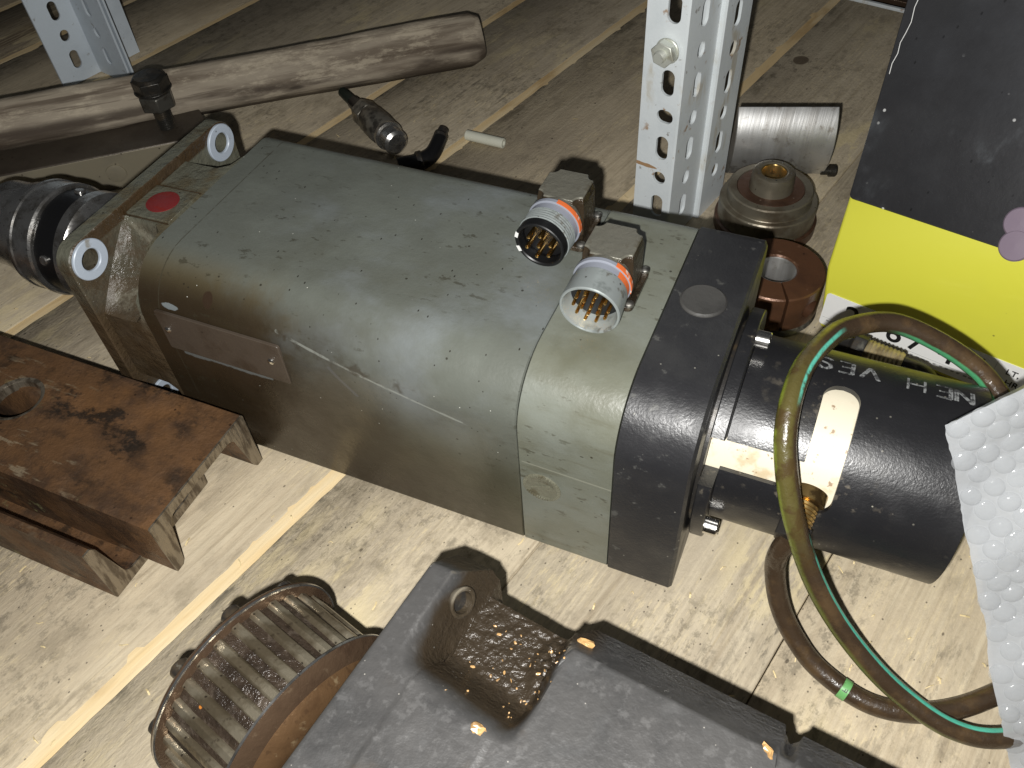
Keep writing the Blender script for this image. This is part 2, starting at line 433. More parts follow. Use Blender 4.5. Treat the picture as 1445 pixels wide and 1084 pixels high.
M_WASHER = mat('pale_blue_grey_paint', srgb(168, 178, 190), [(lambda n: n.spk(150, .15, .2), srgb(40, 34, 28), .9), (lambda n: n.no(90, .6, .7), srgb(120, 112, 92), .7)], rough=.4)
M_RED = mat('red_paint', srgb(112, 38, 38), [(lambda n: n.no(200, .5, .62, (.3, 1, 1)), srgb(118, 34, 28), .8)], rough=.35, bumps=[(lambda n: n.no(300), .0003)])
M_PLATE = mat('painted_nameplate', srgb(74, 65, 56), [(lambda n: n.no(40, .45, .7), srgb(58, 48, 38), .8), (lambda n: n.spk(150, .14, .12), srgb(36, 30, 26), .8)], rough=.4, bumps=[(lambda n: n.no(200), .0002)])
M_RIVET = mat('bright_rivet', (.8, .78, .74), rough=.22, metal=1)
M_PLUG = mat('oily_plug', srgb(108, 107, 92), [(lambda n: n.no(160, .52, .66), srgb(74, 66, 46), .6)], rough=.28, bumps=[(lambda n: n.no(350, detail=4), .0008)])
M_CASTAL = mat('cast_grey_metal', srgb(108, 106, 96), [(lambda n: n.no(90, .56, .70, detail=6), srgb(76, 66, 48), .6), (lambda n: n.spk(170, .2, .2), srgb(70, 44, 24), .7)], rough=.34, metal=.25,
    bumps=[(lambda n: n.no(180, detail=5), .0008)])
M_CASTOIL = mat('oily_cast_metal', srgb(58, 48, 36), [(lambda n: n.no(90, .48, .66, detail=6), srgb(34, 28, 22), .8), (lambda n: n.no(160, .6, .7), srgb(120, 112, 96), .6)], rough=.22, metal=.2,
    bumps=[(lambda n: n.no(200, detail=5), .0012)])
M_CONN = mat('grey_connector_shell', srgb(160, 167, 166), [(lambda n: n.spk(260, .2, .12), srgb(70, 66, 60), .9), (lambda n: n.no(100, .55, .7), srgb(118, 124, 122), .7), (lambda n: n.no(160, .58, .66, detail=6), srgb(88, 78, 62), .6)], rough=.30, metal=.45)
M_CONNP = mat('grey_plastic_ring', srgb(128, 132, 142), rough=.4)
M_ORANGE = mat('orange_band', srgb(200, 100, 50), [(lambda n: n.no(160, .56, .66), srgb(196, 190, 184), .8), (lambda n: n.no(70, .62, .7), srgb(90, 60, 40), .7)], rough=.5)
M_GOLD = mat('gold_pin', (.72, .46, .16), rough=.25, metal=1)
M_INSERT = mat('black_insert', srgb(18, 18, 19), rough=.4)
M_WHITEP = mat('white_print', srgb(225, 225, 222), rough=.5)
M_MARK = mat('white_marker_ink', srgb(140, 142, 142), [(lambda n: n.no(420, .46, .58), srgb(60, 60, 62), .9)], rough=.6)
M_BRASSP = mat('dull_gold_thread', (.46, .38, .22), [(lambda n: n.no(120, .45, .65), (.22, .17, .09, 1), .8)], rough=.4, metal=.5)
M_BRASS = mat('oily_brass', (.50, .34, .13), [(lambda n: n.no(140, .5, .65), (.10, .06, .03, 1), .8)], rough=.28, metal=.9)
def uvband(n, lo, hi, wob=.1, soft=.04):
    u = n.ma('ADD', n.xyz(0, 'UV'), n.ma('MULTIPLY', n.ma('SUBTRACT', n.no(45, detail=5), .5), wob))
    return n.mul(n.sm(u, lo - soft, lo + soft), n.sm(u, hi + soft, hi - soft))
def uvlen(n, lo, hi, soft=.01):
    v = n.ma('ADD', n.xyz(1, 'UV'), n.ma('MULTIPLY', n.ma('SUBTRACT', n.no(60), .5), .02))
    return n.mul(n.sm(v, lo - soft, lo + soft), n.sm(v, hi + soft, hi - soft))
OILBR = srgb(58, 46, 34)
M_CABLE = mat('oily_green_cable', OILBR, [
    (lambda n: n.no(60, .5, .66, detail=6), srgb(84, 66, 44), .7),
    (lambda n: n.mul(uvband(n, .62, .77, .08), uvlen(n, .17, .34)), srgb(92, 98, 42), .85),
    (lambda n: n.mul(uvband(n, .58, .95, .10), uvlen(n, .295, .388, .02)), srgb(82, 76, 40), .9),
    (lambda n: n.mul(uvband(n, .57, .70, .10), uvlen(n, .285, .398, .02)), srgb(118, 130, 46), .9),
    (lambda n: n.mul(uvband(n, .72, .83, .06), uvlen(n, .40, .50)), srgb(150, 146, 52), .9),
    (lambda n: n.mul(uvband(n, .14, .25, .08, .02), uvlen(n, .455, .56)), srgb(74, 150, 104), .9),
    (lambda n: n.mul(uvband(n, .93, .99, .05, .015), uvlen(n, .365, .41, .006)), srgb(92, 186, 164), .95),
    (lambda n: n.mul(uvband(n, .02, .10, .02, .012), uvlen(n, .15, .29)), srgb(84, 180, 156), .95),
    (lambda n: n.mul(n.no(90, .46, .58, detail=7), uvlen(n, .28, .40)), srgb(66, 52, 30), .85),
], rough=.24, spec=.55, bumps=[(lambda n: n.no(260, detail=4), .0005)], rlayers=[(lambda n: n.no(70, .4, .7), .36)])
M_CABLE_GREEN = mat('light_green_marker_ring', srgb(104, 164, 98), [(lambda n: n.no(200, .5, .62), srgb(70, 84, 48), .8)], rough=.4)
M_ZINC = mat('pale_grey_enamel', srgb(212, 218, 220), [
    (lambda n: n.no(25, .45, .7), srgb(198, 205, 208), .7),
    (lambda n: n.mul(n.no(90, .60, .68, detail=6), n.no(20, .5, .6, off=(2, 1, 0))), srgb(150, 110, 62), .8),
    (lambda n: n.no(140, .66, .72, detail=5), srgb(100, 84, 62), .6),
    (lambda n: n.ell((.004, .066), .012, .0016, wob=.9), srgb(156, 116, 66), .9),
    (lambda n: n.mul(n.no(60, .50, .60, (1, 1, .3), (3, 0, 0), 6), n.no(14, .5, .62, off=(0, 0, 4))), srgb(176, 162, 132), .6)], rough=.42, spec=.4, bumps=[(lambda n: n.no(300), .00015)])
M_ZINC2 = mat('pale_blue_grey_enamel', srgb(200, 209, 216), [(lambda n: n.no(25, .45, .7), srgb(184, 193, 200), .7), (lambda n: n.no(120, .64, .72, detail=5), srgb(120, 108, 90), .6)], rough=.42, spec=.4, bumps=[(lambda n: n.no(300), .00015)])
M_NUT = mat('zinc_plated', (.74, .76, .68), [(lambda n: n.no(120, .5, .7), (.42, .40, .30, 1), .7)], rough=.38, metal=.55)
M_RUST = mat('rusty_steel', srgb(106, 78, 53), [
    (lambda n: n.no(30, .40, .64, (1, 1.3, 1), (1, 0, 0), 7, .68), srgb(70, 54, 42), .9),
    (lambda n: n.no(14, .52, .68, (1, 1, 1), (5, 0, 0), 6), srgb(132, 95, 60), .6),
    (lambda n: n.no(70, .56, .66, (1, 1, 1), (5, 3, 0), 7, .7), srgb(66, 52, 40), .7),
    (lambda n: n.mul(n.no(55, .50, .60, (.7, 1, 1), (2, 7, 0), 7, .7), n.no(10, .44, .60, (1, 1, 1), (4, 4, 0), 3)), srgb(40, 34, 28), .9),
    (lambda n: n.mul(n.no(120, .55, .64, (1, 1, 1), (9, 0, 0), 6), n.no(9, .52, .64, off=(1, 9, 0))), srgb(170, 168, 120), .7),
    (lambda n: n.mul(n.no(110, .56, .64, (.3, 1.4, 1), (3, 3, 0), 6, rot=(0, 0, .6)), n.no(12, .5, .6, off=(7, 2, 0))), srgb(150, 136, 112), .6),
    (lambda n: n.spk(160, .16, .2), srgb(44, 30, 22), .8)], rough=.44, spec=.4, metal=.25,
    bumps=[(lambda n: n.no(110, detail=6), .0010), (lambda n: n.no(500, detail=3), .0004)], rlayers=[(lambda n: n.no(50, .4, .65), .66)])
M_RUSTCUT = mat('sawn_steel_end', srgb(146, 136, 120), [(lambda n: n.no(220, .45, .6, (1, 1, .2)), srgb(66, 54, 42), .7)], rough=.35, metal=.7, bumps=[(lambda n: n.no(400, None, None, (1, 1, .15)), .0006)])
M_BAR = mat('brown_oiled_bar', srgb(84, 76, 66), [(lambda n: n.no(18, .42, .66), srgb(62, 54, 46), .8), (lambda n: n.spk(120, .15, .2), srgb(40, 30, 22), .7)], rough=.40, metal=.35, bumps=[(lambda n: n.no(200), .0003)])
M_BARF = mat('bar_worn_face', srgb(146, 138, 118), [(lambda n: n.no(16, .45, .66), srgb(120, 114, 104), .8), (lambda n: n.spk(160, .15, .2), srgb(48, 40, 30), .8)], rough=.42, metal=.35)
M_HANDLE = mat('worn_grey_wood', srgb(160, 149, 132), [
    (lambda n: n.no(60, .42, .64, (1, 1, .12), (0, 0, 0), 6), srgb(106, 94, 80), .85),
    (lambda n: n.no(70, .50, .62, (1, 1, .3), (3, 0, 1), 8, .75), srgb(196, 184, 162), .6),
    (lambda n: n.no(160, .54, .66, (1, 1, .04), (3, 5, 1), 5), srgb(84, 72, 60), .7),
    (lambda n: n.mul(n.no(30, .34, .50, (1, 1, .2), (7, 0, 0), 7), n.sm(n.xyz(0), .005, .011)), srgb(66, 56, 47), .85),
    (lambda n: n.spk(60, .2, .15, (1, 1, .3)), srgb(50, 42, 36), .7)], rough=.75, spec=.25, bumps=[(lambda n: n.no(150, None, None, (1, 1, .1)), .0010)])
M_BOLT = mat('black_oxide_bolt', srgb(52, 50, 46), [(lambda n: n.no(80, .48, .66), srgb(84, 74, 60), .7)], rough=.36, metal=.5, bumps=[(lambda n: n.no(250), .0004)])
M_NUTDK = mat('dull_steel_nut', srgb(96, 94, 88), [(lambda n: n.no(80, .45, .66), srgb(64, 58, 50), .8)], rough=.34, metal=.6, bumps=[(lambda n: n.no(250), .0003)])
M_GLANDB = mat('dirty_nickel', (.26, .24, .20), [(lambda n: n.no(90, .42, .62), (.04, .035, .03, 1), .85)], rough=.4, metal=.7)
M_BLACKGREEN = mat('dark_green_plug', srgb(26, 34, 28), rough=.5)
M_SLEEVE = mat('white_plastic_pin', srgb(206, 206, 190), [(lambda n: n.no(80, .5, .7), srgb(176, 172, 150), .6)], rough=.45)
M_TURNED = mat('turned_steel', (.66, .66, .65), [(lambda n: n.no(60, .40, .66, (1, .05, .05), (2, 0, 0)), (.40, .38, .35, 1), .8), (lambda n: n.no(120, .56, .7), (.26, .22, .18, 1), .6)],
    rough=.40, metal=.86, bumps=[(lambda n: n.no(420, None, None, (1, .05, .05)), .00015)], rlayers=[(lambda n: n.no(40, .4, .7), .5)])
M_PULLEY = mat('dull_machined_iron', srgb(118, 112, 98), [(lambda n: n.no(40, .44, .66), srgb(84, 72, 56), .8), (lambda n: n.spk(200, .15, .2), srgb(50, 38, 28), .8)], rough=.36, metal=.5, bumps=[(lambda n: n.no(300), .0002)])
M_RUSTRED = mat('red_brown_rust', srgb(84, 60, 46), [(lambda n: n.no(60, .45, .66), srgb(60, 42, 32), .8), (lambda n: n.spk(220, .2, .2), srgb(150, 130, 110), .6)], rough=.42, metal=.3, bumps=[(lambda n: n.no(200), .0004)])
M_COLLAR = mat('brown_oiled_collar', srgb(100, 69, 49), [(lambda n: n.no(30, .45, .68), srgb(72, 51, 39), .8), (lambda n: n.no(90, .60, .68), srgb(160, 130, 104), .5), (lambda n: n.spk(140, .16, .15), srgb(44, 30, 24), .8)], rough=.32, metal=.35, bumps=[(lambda n: n.no(250), .0003)])
M_YELLOW = mat('yellow_painted_sheet', srgb(214, 212, 66), [(lambda n: n.no(14, .45, .7), srgb(208, 206, 70), .6), (lambda n: n.spk(120, .10, .05), srgb(90, 88, 40), .7)], rough=.42, spec=1.0, coat=.4, bumps=[(lambda n: n.no(90), .00012)])
M_BOXBLACK = mat('scuffed_black_sheet', srgb(46, 46, 48), [
    (lambda n: n.no(9, .45, .66, (1, 1, 1), (2, 0, 0), 6), srgb(62, 63, 66), .7),
    (lambda n: n.mul(n.no(26, .52, .66, (1, 1, .35), (1, 4, 0), 6), n.no(7, .46, .6, off=(3, 1, 0))), srgb(104, 108, 112), .7),
    (lambda n: n.mul(n.spk(130, .15, .3, (1, 1, 1)), n.no(14, .52, .62, off=(5, 5, 0))), srgb(222, 222, 220), .9),
    (lambda n: n.spk(210, .17, .22, (1, 1, .5)), srgb(24, 24, 25), .7)], rough=.40, spec=.4,
    bumps=[(lambda n: n.no(260), .0002)], rlayers=[(lambda n: n.no(16, .4, .66), .55)])
M_LABEL = mat('white_label_paper', srgb(232, 232, 230), rough=.5)
M_INK = mat('black_print', srgb(22, 22, 24), rough=.5)
M_INKG = mat('grey_print', srgb(150, 150, 150), rough=.5)
M_PURPLE = mat('mauve_plastic', srgb(122, 108, 122), rough=.4)
def film_mat(name, base, clear, rough=.24):
    """thin milky polythene: part reflecting, part letting light through"""
    m = mat(name, base, [(lambda n: n.no(26, .4, .7), tuple(c * .88 for c in base[:3]) + (1,), .7)], rough=rough, spec=.6, bumps=[(lambda n: n.no(70, detail=4), .0012)])
    t = m.node_tree; out = t.nodes['Material Output']; pb_ = t.nodes['Principled BSDF']
    tl = t.nodes.new('ShaderNodeBsdfTranslucent'); tl.inputs[0].default_value = base
    tr = t.nodes.new('ShaderNodeBsdfTransparent')
    m1 = t.nodes.new('ShaderNodeMixShader'); m1.inputs[0].default_value = .35
    m2 = t.nodes.new('ShaderNodeMixShader'); m2.inputs[0].default_value = clear
    t.links.new(pb_.outputs[0], m1.inputs[1]); t.links.new(tl.outputs[0], m1.inputs[2])
    t.links.new(m1.outputs[0], m2.inputs[1]); t.links.new(tr.outputs[0], m2.inputs[2]); t.links.new(m2.outputs[0], out.inputs[0])
    return m
M_FILM = film_mat('milky_film', srgb(210, 213, 216), .30, .2)
M_BUB = film_mat('bubble_film', srgb(208, 211, 214), .74, .09)
M_CAST = mat('grey_cast_iron', srgb(70, 69, 68), [
    (lambda n: n.no(30, .40, .66, (1, 1, 1), (2, 0, 0), 7, .7), srgb(46, 46, 46), .65),
    (lambda n: n.no(60, .50, .72, (1, 1, 1), (8, 0, 0), 7, .7), srgb(88, 88, 88), .35),
    (lambda n: n.no(240, .54, .68, detail=6), srgb(112, 111, 110), .25),
    (lambda n: n.pt(.53, .60), srgb(150, 140, 120), .7),
    (lambda n: n.mul(n.sm(n.ma('ADD', n.xyz(2), n.ma('MULTIPLY', n.ma('SUBTRACT', n.no(70, detail=6), .5), .010)), .1140, .1075), n.sm(n.xyz(0), .004, -.006)), srgb(50, 41, 29), .92, 'gunk'),
    (lambda n: n.no(18, .58, .70, (1, 1, 1), (6, 3, 0), 6), srgb(70, 58, 42), .6),
    (lambda n: n.spk(380, .14, .05), srgb(160, 156, 148), .7)], rough=.40, metal=.12, spec=.5,
    bumps=[(lambda n: n.no(320, detail=5), .00025), (lambda n: n.ma('MULTIPLY', n.no(420, detail=3), n.sm(n.xyz(2), .113, .101)), .0009)], rlayers=[('gunk', .32)])
M_TOOTH = mat('worn_tooth_steel', srgb(160, 151, 131), [(lambda n: n.no(60, .42, .64), srgb(100, 88, 68), .8), (lambda n: n.no(200, .58, .68, detail=6), srgb(72, 62, 50), .7), (lambda n: n.spk(260, .2, .2), srgb(44, 36, 28), .8)], rough=.28, metal=.75, bumps=[(lambda n: n.no(300), .0004)])
M_GUNK = mat('metal_grease', srgb(54, 45, 37), [(lambda n: n.no(140, .50, .64, detail=6), srgb(84, 75, 66), .7), (lambda n: n.no(60, .50, .64, detail=4), srgb(34, 28, 23), .7), (lambda n: n.spk(200, .2, .03), srgb(190, 120, 50), .9)], rough=.24, metal=.15,
    bumps=[(lambda n: n.no(240, detail=5), .0016)])
M_RIM = mat('brown_steel_rim', srgb(92, 74, 58), [(lambda n: n.no(40, .42, .68), srgb(66, 50, 40), .7), (lambda n: n.no(260, .60, .72), srgb(130, 112, 90), .35)], rough=.27, metal=.5, bumps=[(lambda n: n.no(250), .0005)])
M_RIMG = mat('golden_brown_hub', srgb(112, 86, 60), [(lambda n: n.no(40, .44, .66), srgb(84, 62, 44), .8), (lambda n: n.no(140, .58, .7), srgb(176, 156, 122), .6), (lambda n: n.no(240, .56, .66, (1, 1, 1), (3, 0, 0), 6), srgb(60, 44, 34), .35)], rough=.30, metal=.6, bumps=[(lambda n: n.no(240), .0004)])
M_CHIP = mat('wood_chip', srgb(220, 200, 152), rough=.7)
M_CHIPO = mat('orange_swarf', srgb(176, 140, 92), [(lambda n: n.no(200, .45, .6), srgb(120, 96, 66), .8)], rough=.3)

# ------------------------------------------------------------------ the shelf (axes turned -14 degrees from the motor)
SH = empty('shelf', (0, 0, 0), R(-14), kind='structure')
floor = bmesh.new(); box(floor, (-3, -3, -.86), (3, 5, -.82)); part('floor', floor, M_FLOOR, smooth=False)['kind'] = 'structure'
SHM = MW[SH.name]
seams = [-1.0, -.72, -.60, -.467, -.2, -.075, .0945, .2265, .364, .52, .68]
strip = {-.72: .0065, -.60: .0055, -.467: .0055, -.2: .006, -.075: .0062, .0945: .0066}
V0, V1 = -.34, .79
def jag(seed, v, amp):
    return amp * (.30 * mnoise.noise(Vector((v * 30, seed, 0))) + .5 * mnoise.noise(Vector((v * 190, seed, 3))) + .6 * max(0, mnoise.noise(Vector((v * 70, seed, 8))) - .25))
for i, (a, b) in enumerate(zip(seams, seams[1:])):
    bm = bmesh.new()
    n = 150
    wa = strip.get(a, .0005) ; wb_ = strip.get(b, .0005)
    ja = .0022 if a in strip else .0003; jb = .0022 if b in strip else .0003
    secs = []
    for k in range(n + 1):
        v = V0 + (V1 - V0) * k / n
        l = a + wa * .72 + jag(i * 7 + 1, v, ja * .6); r = b - wb_ * .72 + jag(i * 7 + 4, v, jb * .6)
        l2 = l + .0007; r2 = r - .0007
        dz = -.0004 * (i % 3)
        secs.append([SHM @ Vector(p) for p in ((l, v, -.022), (r, v, -.022), (r, v, dz - .0006), (r2, v, dz), (l2, v, dz), (l, v, dz - .0006))])
    loft(bm, secs)
    mt = M_WOOD_DARK if i in (0, 1) else wood('shelf_wood', WOODS[i % 3], 1 + i * .77, a if a in strip else None, (.118, .645, .008, .010) if i == 6 else None)
    pl = part('plank', bm, mt, SH, ang=60)
    if i in (0, 1): pl['label'] = 'dark plank at the far left'
for a, w in strip.items():
    bm = bmesh.new()
    secs = []
    for k in range(121):
        v = V0 + (V1 - V0 - .002) * k / 120
        c = a; z = -.0010 + .0005 * mnoise.noise(Vector((v * 60, a, 5)))
        secs.append([SHM @ Vector(p) for p in ((c - w - .002, v, -.02), (c + w + .002, v, -.02), (c + w + .002, v, z), (c, v, z + .0003), (c - w - .002, v, z))])
    loft(bm, secs)
    part('bare_wood_strip', bm, M_BARE, SH, ang=60)
# shelf rail behind the plank ends
bm = bmesh.new(); box(bm, (-1.0, .7925, -.05), (.68, .797, .002), SHM); part('edge_trim', bm, M_ZINC, SH, bev=.0008)
bm = bmesh.new(); box(bm, (-1.0, .86, -.09), (.68, .89, -.02), SHM); part('cross_rail', bm, M_RIM, SH, bev=.001)

# loose fibres and chips: nobody could count them
bm = bmesh.new()
for k in range(420):
    u = random.uniform(-.3, .5); v = random.triangular(V0 + .06, .5, -.05)
    p = SHM @ Vector((u, v, .0006)); L = random.uniform(.0012, .0055); w = random.uniform(.0002, .0005); t = random.uniform(0, PI)
    d = Vector((math.cos(t), math.sin(t), 0)); q = Vector((-d.y, d.x, 0))
    a_ = p - d * L / 2; b_ = p + d * L / 2
    mid = p + q * random.uniform(-.0008, .0008) + Vector((0, 0, random.uniform(.0002, .0012)))
    pts = [a_, mid, b_]
    vs = []
    for x in pts: vs += [bm.verts.new(x - q * w), bm.verts.new(x + q * w)]
    bm.faces.new((vs[0], vs[1], vs[3], vs[2])); bm.faces.new((vs[2], vs[3], vs[5], vs[4]))
o = part('wood_fibres', bm, M_CHIP, None, smooth=False); tag(o, kind='stuff')

# ------------------------------------------------------------------ the servo motor
W, H = .14, .1353
motor = empty('servo_motor', (MO[0], MO[1], 0), 0, 'long olive grey electric motor with black end cap and oily front flange', 'motor')
def yz(x, outline): return [Vector((x, y, z)) for y, z in outline]
def body_outline(g=0.0, r=(.012, .035, .004, .006)):
    return rrect(-g, .0006, W + .006 + g, H + g, r, 10)
bm = bmesh.new()
loft(bm, [yz(-.0075, body_outline(-.0015)), yz(-.006, body_outline(0)), yz(.2238, body_outline(0)), yz(.2244, body_outline(-.0007))])
part('housing', bm, M_PAINT, motor, ang=30)
bm = bmesh.new()
loft(bm, [yz(.2247, body_outline(-.0007)), yz(.2254, body_outline(.0002)), yz(.2745, body_outline(.0002))])
rear = part('rear_housing', bm, M_PAINT2, motor, ang=30)
bm = bmesh.new()
loft(bm, [yz(.2750, body_outline(.0002)), yz(.2756, body_outline(.0012)), yz(.3100, body_outline(.0012)), yz(.3115, body_outline(-.0005))])
endcap = part('end_cap', bm, M_CAP, motor, ang=30)
# cover plugs
bm = bmesh.new(); Mf = frame((.2916, .083, H + .0006), (0, 0, 1)); lathe(bm, [(0, .0118), (.0012, .0116), (.0019, .0106), (.0017, .009), (.0018, .0)], Mf, 40)
part('cover_plug', bm, M_PLUGCAP, endcap)
bm = bmesh.new(); Mf = frame((.2373, .0002, .0603), (0, -1, 0))
lathe(bm, [(0, .0106), (.0009, .0106), (.0012, .0098), (.0009, .0085), (.0009, 0)], Mf, 48)
plug = part('slotted_plug', bm, M_PLUG, rear)
bm = bmesh.new()
for k in range(40):
    a = 2 * PI * k / 40
    box(bm, (.0088, -.0004, .0002), (.0103, .0004, .0016), Mf @ Matrix.Rotation(a, 4, 'Z'))
box(bm, (-.0012, -.006, 0), (.0012, .006, .0014), Mf @ Matrix.Rotation(R(25), 4, 'Z'))
part('knurled_edge', bm, M_PLUG, rear, smooth=False)
# nameplate
bm = bmesh.new(); Mf = frame((0, .0, 0), (0, -1, 0), (1, 0, 0))
M_fp = Matrix(((1, 0, 0, 0), (0, 0, -1, 0), (0, 1, 0, 0), (0, 0, 0, 1)))   # (x, z, out)
prism(bm, rrect(.0062, .0826, .0890, .1122, .0015, 4), M_fp, -.001, .0010)
npl = part('nameplate', bm, M_PLATE, motor, bev=.0003)
rv = None
for x in (.0108, .0806):
    bm = bmesh.new(); lathe(bm, [(.0008, .0022), (.0016, .0020), (.0022, .0012), (.0024, 0)], M_fp @ Matrix.Translation((x, .0984, 0)), 16)
    part('rivet', bm, M_RIVET, npl)
# front flange: plate, corner bosses, neck
bm = bmesh.new()
plate = rrect(-.005, 0, .145, .1412, .0125, 8)
loft(bm, [yz(-.0492, rrect(-.0042, .0008, .1442, .1404, .0118, 8)), yz(-.0484, plate), yz(-.0396, plate), yz(-.0388, rrect(-.0042, .0008, .1442, .1404, .0118, 8))])
flange = part('flange', bm, M_FLANGE, motor, ang=30)
cb = bmesh.new()
for y in (.0085, .1315):
    for z in (.1285, .0125): lathe(cb, [(-.02, .0062), (.02, .0062)], frame((-.044, y, z), (1, 0, 0)), 24)
cut(flange, cb)
for y in (.0085, .1315):
    for z in (.1285, .0125):
        bm = bmesh.new(); ringlathe(bm, [(0, .0064), (0, .0121), (.0013, .0121), (.0018, .0116), (.0018, .0069), (.0012, .0064)], frame((-.0389, y, z), (1, 0, 0)), 40)
        part('bolt_seat', bm, M_WASHER, flange)
def octo(c, g=0.0, n=11):
    """same vertex count as body_outline: 4 corners x 11"""
    x0, y0, x1, y1 = 0 - g, .0008, W + g, H + g
    pts = []
    for (ax, ay), (bx, by) in ((((x1, y1 - c)), (x1 - c, y1)), ((x0 + c, y1), (x0, y1 - c)), ((x0, y0 + c), (x0 + c, y0)), ((x1 - c, y0), (x1, y0 + c))):
        for i in range(n):
            t = i / (n - 1); pts.append((ax + (bx - ax) * t, ay + (by - ay) * t))
    return pts
def dent(c, d, g=0.0):
    out = []
    for k, (y, z) in enumerate(octo(c, g)):
        i = k % 11; s = math.sin(PI * i / 10); ang = R(45 + 90 * (k // 11))
        out.append((y - d * s * math.cos(ang), z - d * s * math.sin(ang)))
    return out
bm = bmesh.new()
loft(bm, [yz(-.0392, dent(.0415, -.002)), yz(-.0372, dent(.0415, .001)), yz(-.0345, dent(.0415, .0075)), yz(-.026, dent(.0415, .0105)), yz(-.015, dent(.0410, .0095)), yz(-.0088, dent(.036, .003)), yz(-.0066, octo(.022, -.0005))])
part('neck', bm, M_FLANGE, motor, ang=28)
bm = bmesh.new(); loft(bm, [[Vector((x, y, z)) for x, y in ((-.0385, .0435), (-.0385, .0715), (-.0078, .0728), (-.0078, .0442))] for z in (H - .001, H + .0009)])
pad = part('raised_pad', bm, M_FLANGE, motor, bev=.0003)
bm = bmesh.new(); lathe(bm, [(0, .0098), (.00025, .0098), (.0004, .0092), (.0004, 0)], frame((-.0236, .0587, H + .0009), (0, 0, 1)), 48)
part('red_dot', bm, M_RED, pad)
# shaft coupling on the left
cax = frame((0, .07, .0677), (-1, 0, 0))
bm = bmesh.new(); lathe(bm, [(.048, .030), (.072, .030), (.074, .034), (.100, .034), (.108, .0365), (.110, .0385), (.118, .0385), (.1195, .037), (.1195, .02)], cax, 72)
cp = part('shaft_coupling', bm, M_CHROME, motor, ang=25)
cb = bmesh.new()
for a in (40, 95, 150, 205):
    d = Vector((0, -math.cos(R(a)), math.sin(R(a)))); lathe(cb, [(.02, .0045), (.05, .0045)], frame(Vector((-.091, .07, .0677)), d), 20)
cut(cp, cb)
bm = bmesh.new(); lathe(bm, [(.119, .034), (.120, .0365), (.137, .0365), (.139, .034)], cax, 64); part('coupling_spider', bm, M_BLACK, cp)
bm = bmesh.new(); lathe(bm, [(.138, .02), (.138, .038), (.1395, .0392), (.1430, .0392), (.1442, .0380), (.1545, .0380), (.1555, .0388), (.1580, .0388), (.1592, .036), (.172, .034), (.173, .031), (.196, .0305)], cax, 72)
part('coupling_hub', bm, M_CHROME, cp, ang=25)
for a in (20, 110):
    d = Vector((0, -math.cos(R(a)), math.sin(R(a)))); bm = bmesh.new(); lathe(bm, [(.034, .0035), (.0378, .0035), (.0384, .0028), (.0384, 0)], frame(Vector((-.128, .07, .0677)), d), 16); part('set_screw', bm, M_CHROME, cp)
# rear adapter, black slotted tube, cream inner housing
tax = Matrix(((0, 0, 1, 0), (-1, 0, 0, .07), (0, 1, 0, .0677), (0, 0, 0, 1)))      # angle 0 = towards the camera side, 90 = up
def plate_prof(r0, r1, x0, x1): return [(x0, r0), (x0, r1 - .0006), (x0 + .0006, r1), (x1 - .0006, r1), (x1, r1 - .0006), (x1, r0)]
def sector(bm, prof, a0, a1, seg):
    secs = []
    for i in range(seg + 1):
        a = R(a0 + (a1 - a0) * i / seg)
        secs.append([tax @ Vector((r * math.cos(a), r * math.sin(a), h)) for h, r in prof])
    loft(bm, secs)
bm = bmesh.new(); lathe(bm, [(.3105, .055), (.3132, .055)], tax, 72); part('adapter_spacer', bm, M_DARK, motor)
bm = bmesh.new(); sector(bm, plate_prof(.045, .0625, .3135, .3205), 42, 379, 90)
ad = part('adapter_plate', bm, M_TUBE, motor, ang=30)
for a in (99, -19):
    c = tax @ Vector((.0575 * math.cos(R(a)), .0575 * math.sin(R(a)), .3205)); Mf = frame(c, (1, 0, 0))
    bm = bmesh.new(); ringlathe(bm, [(0, .0018), (0, .0045), (.0062, .0045), (.0068, .0040), (.0068, .0026), (.0030, .0018)], Mf, 24)
    part('cap_screw', bm, M_RIVET, ad, label='bright socket head screw')
bm = bmesh.new()
RO, RI = .0505, .0475
def xl(a):  # slot limits at angle a (degrees): returns list of x lines
    hw = .0085; c = .3655
    top, bot = 88.0, 12.0; cap = 9.6
    if a > top - cap: hw *= math.sqrt(max(0, 1 - ((a - (top - cap)) / cap) ** 2))
    if a < bot + cap: hw *= math.sqrt(max(0, 1 - (((bot + cap) - a) / cap) ** 2))
    return c - hw, c + hw
angs = sorted(set([round(12 + k * (9.6 / 12), 3) for k in range(13)] + [round(78.4 + k * (9.6 / 12), 3) for k in range(13)] + [23.0, 40.5] + [30 + 6 * k for k in range(8)] + [94 + 5 * k for k in range(56)] + [0.0, 6.0]))
angs = [a for a in angs if 0 <= a < 360]
lines = {}
def rowx(a):
    l, r = xl(a) if 12 <= a <= 88 else (.3655, .3655)
    return [.3207, .335, .348, l, r, .385, .400, .415, .4295]
rows = [rowx(a) for a in angs]
vo = [[bm.verts.new(tax @ Vector((RO * math.cos(R(a)), RO * math.sin(R(a)), x))) for x in rw] for a, rw in zip(angs, rows)]
vi = [[bm.verts.new(tax @ Vector((RI * math.cos(R(a)), RI * math.sin(R(a)), x))) for x in rw] for a, rw in zip(angs, rows)]
nA = len(angs)
def hole(i, j):
    a = angs[i]; b = angs[(i + 1) % nA]
    if b < a: return False
    m = (a + b) / 2
    if j == 3 and 12 <= m <= 88: return True
    if j < 3 and 23 <= m <= 40.5: return True
    if j == 3 and not (12 <= m <= 88): return None   # zero width
    return False
nx = len(rows[0])
H_ = [[hole(i, j) for j in range(nx - 1)] for i in range(nA)]
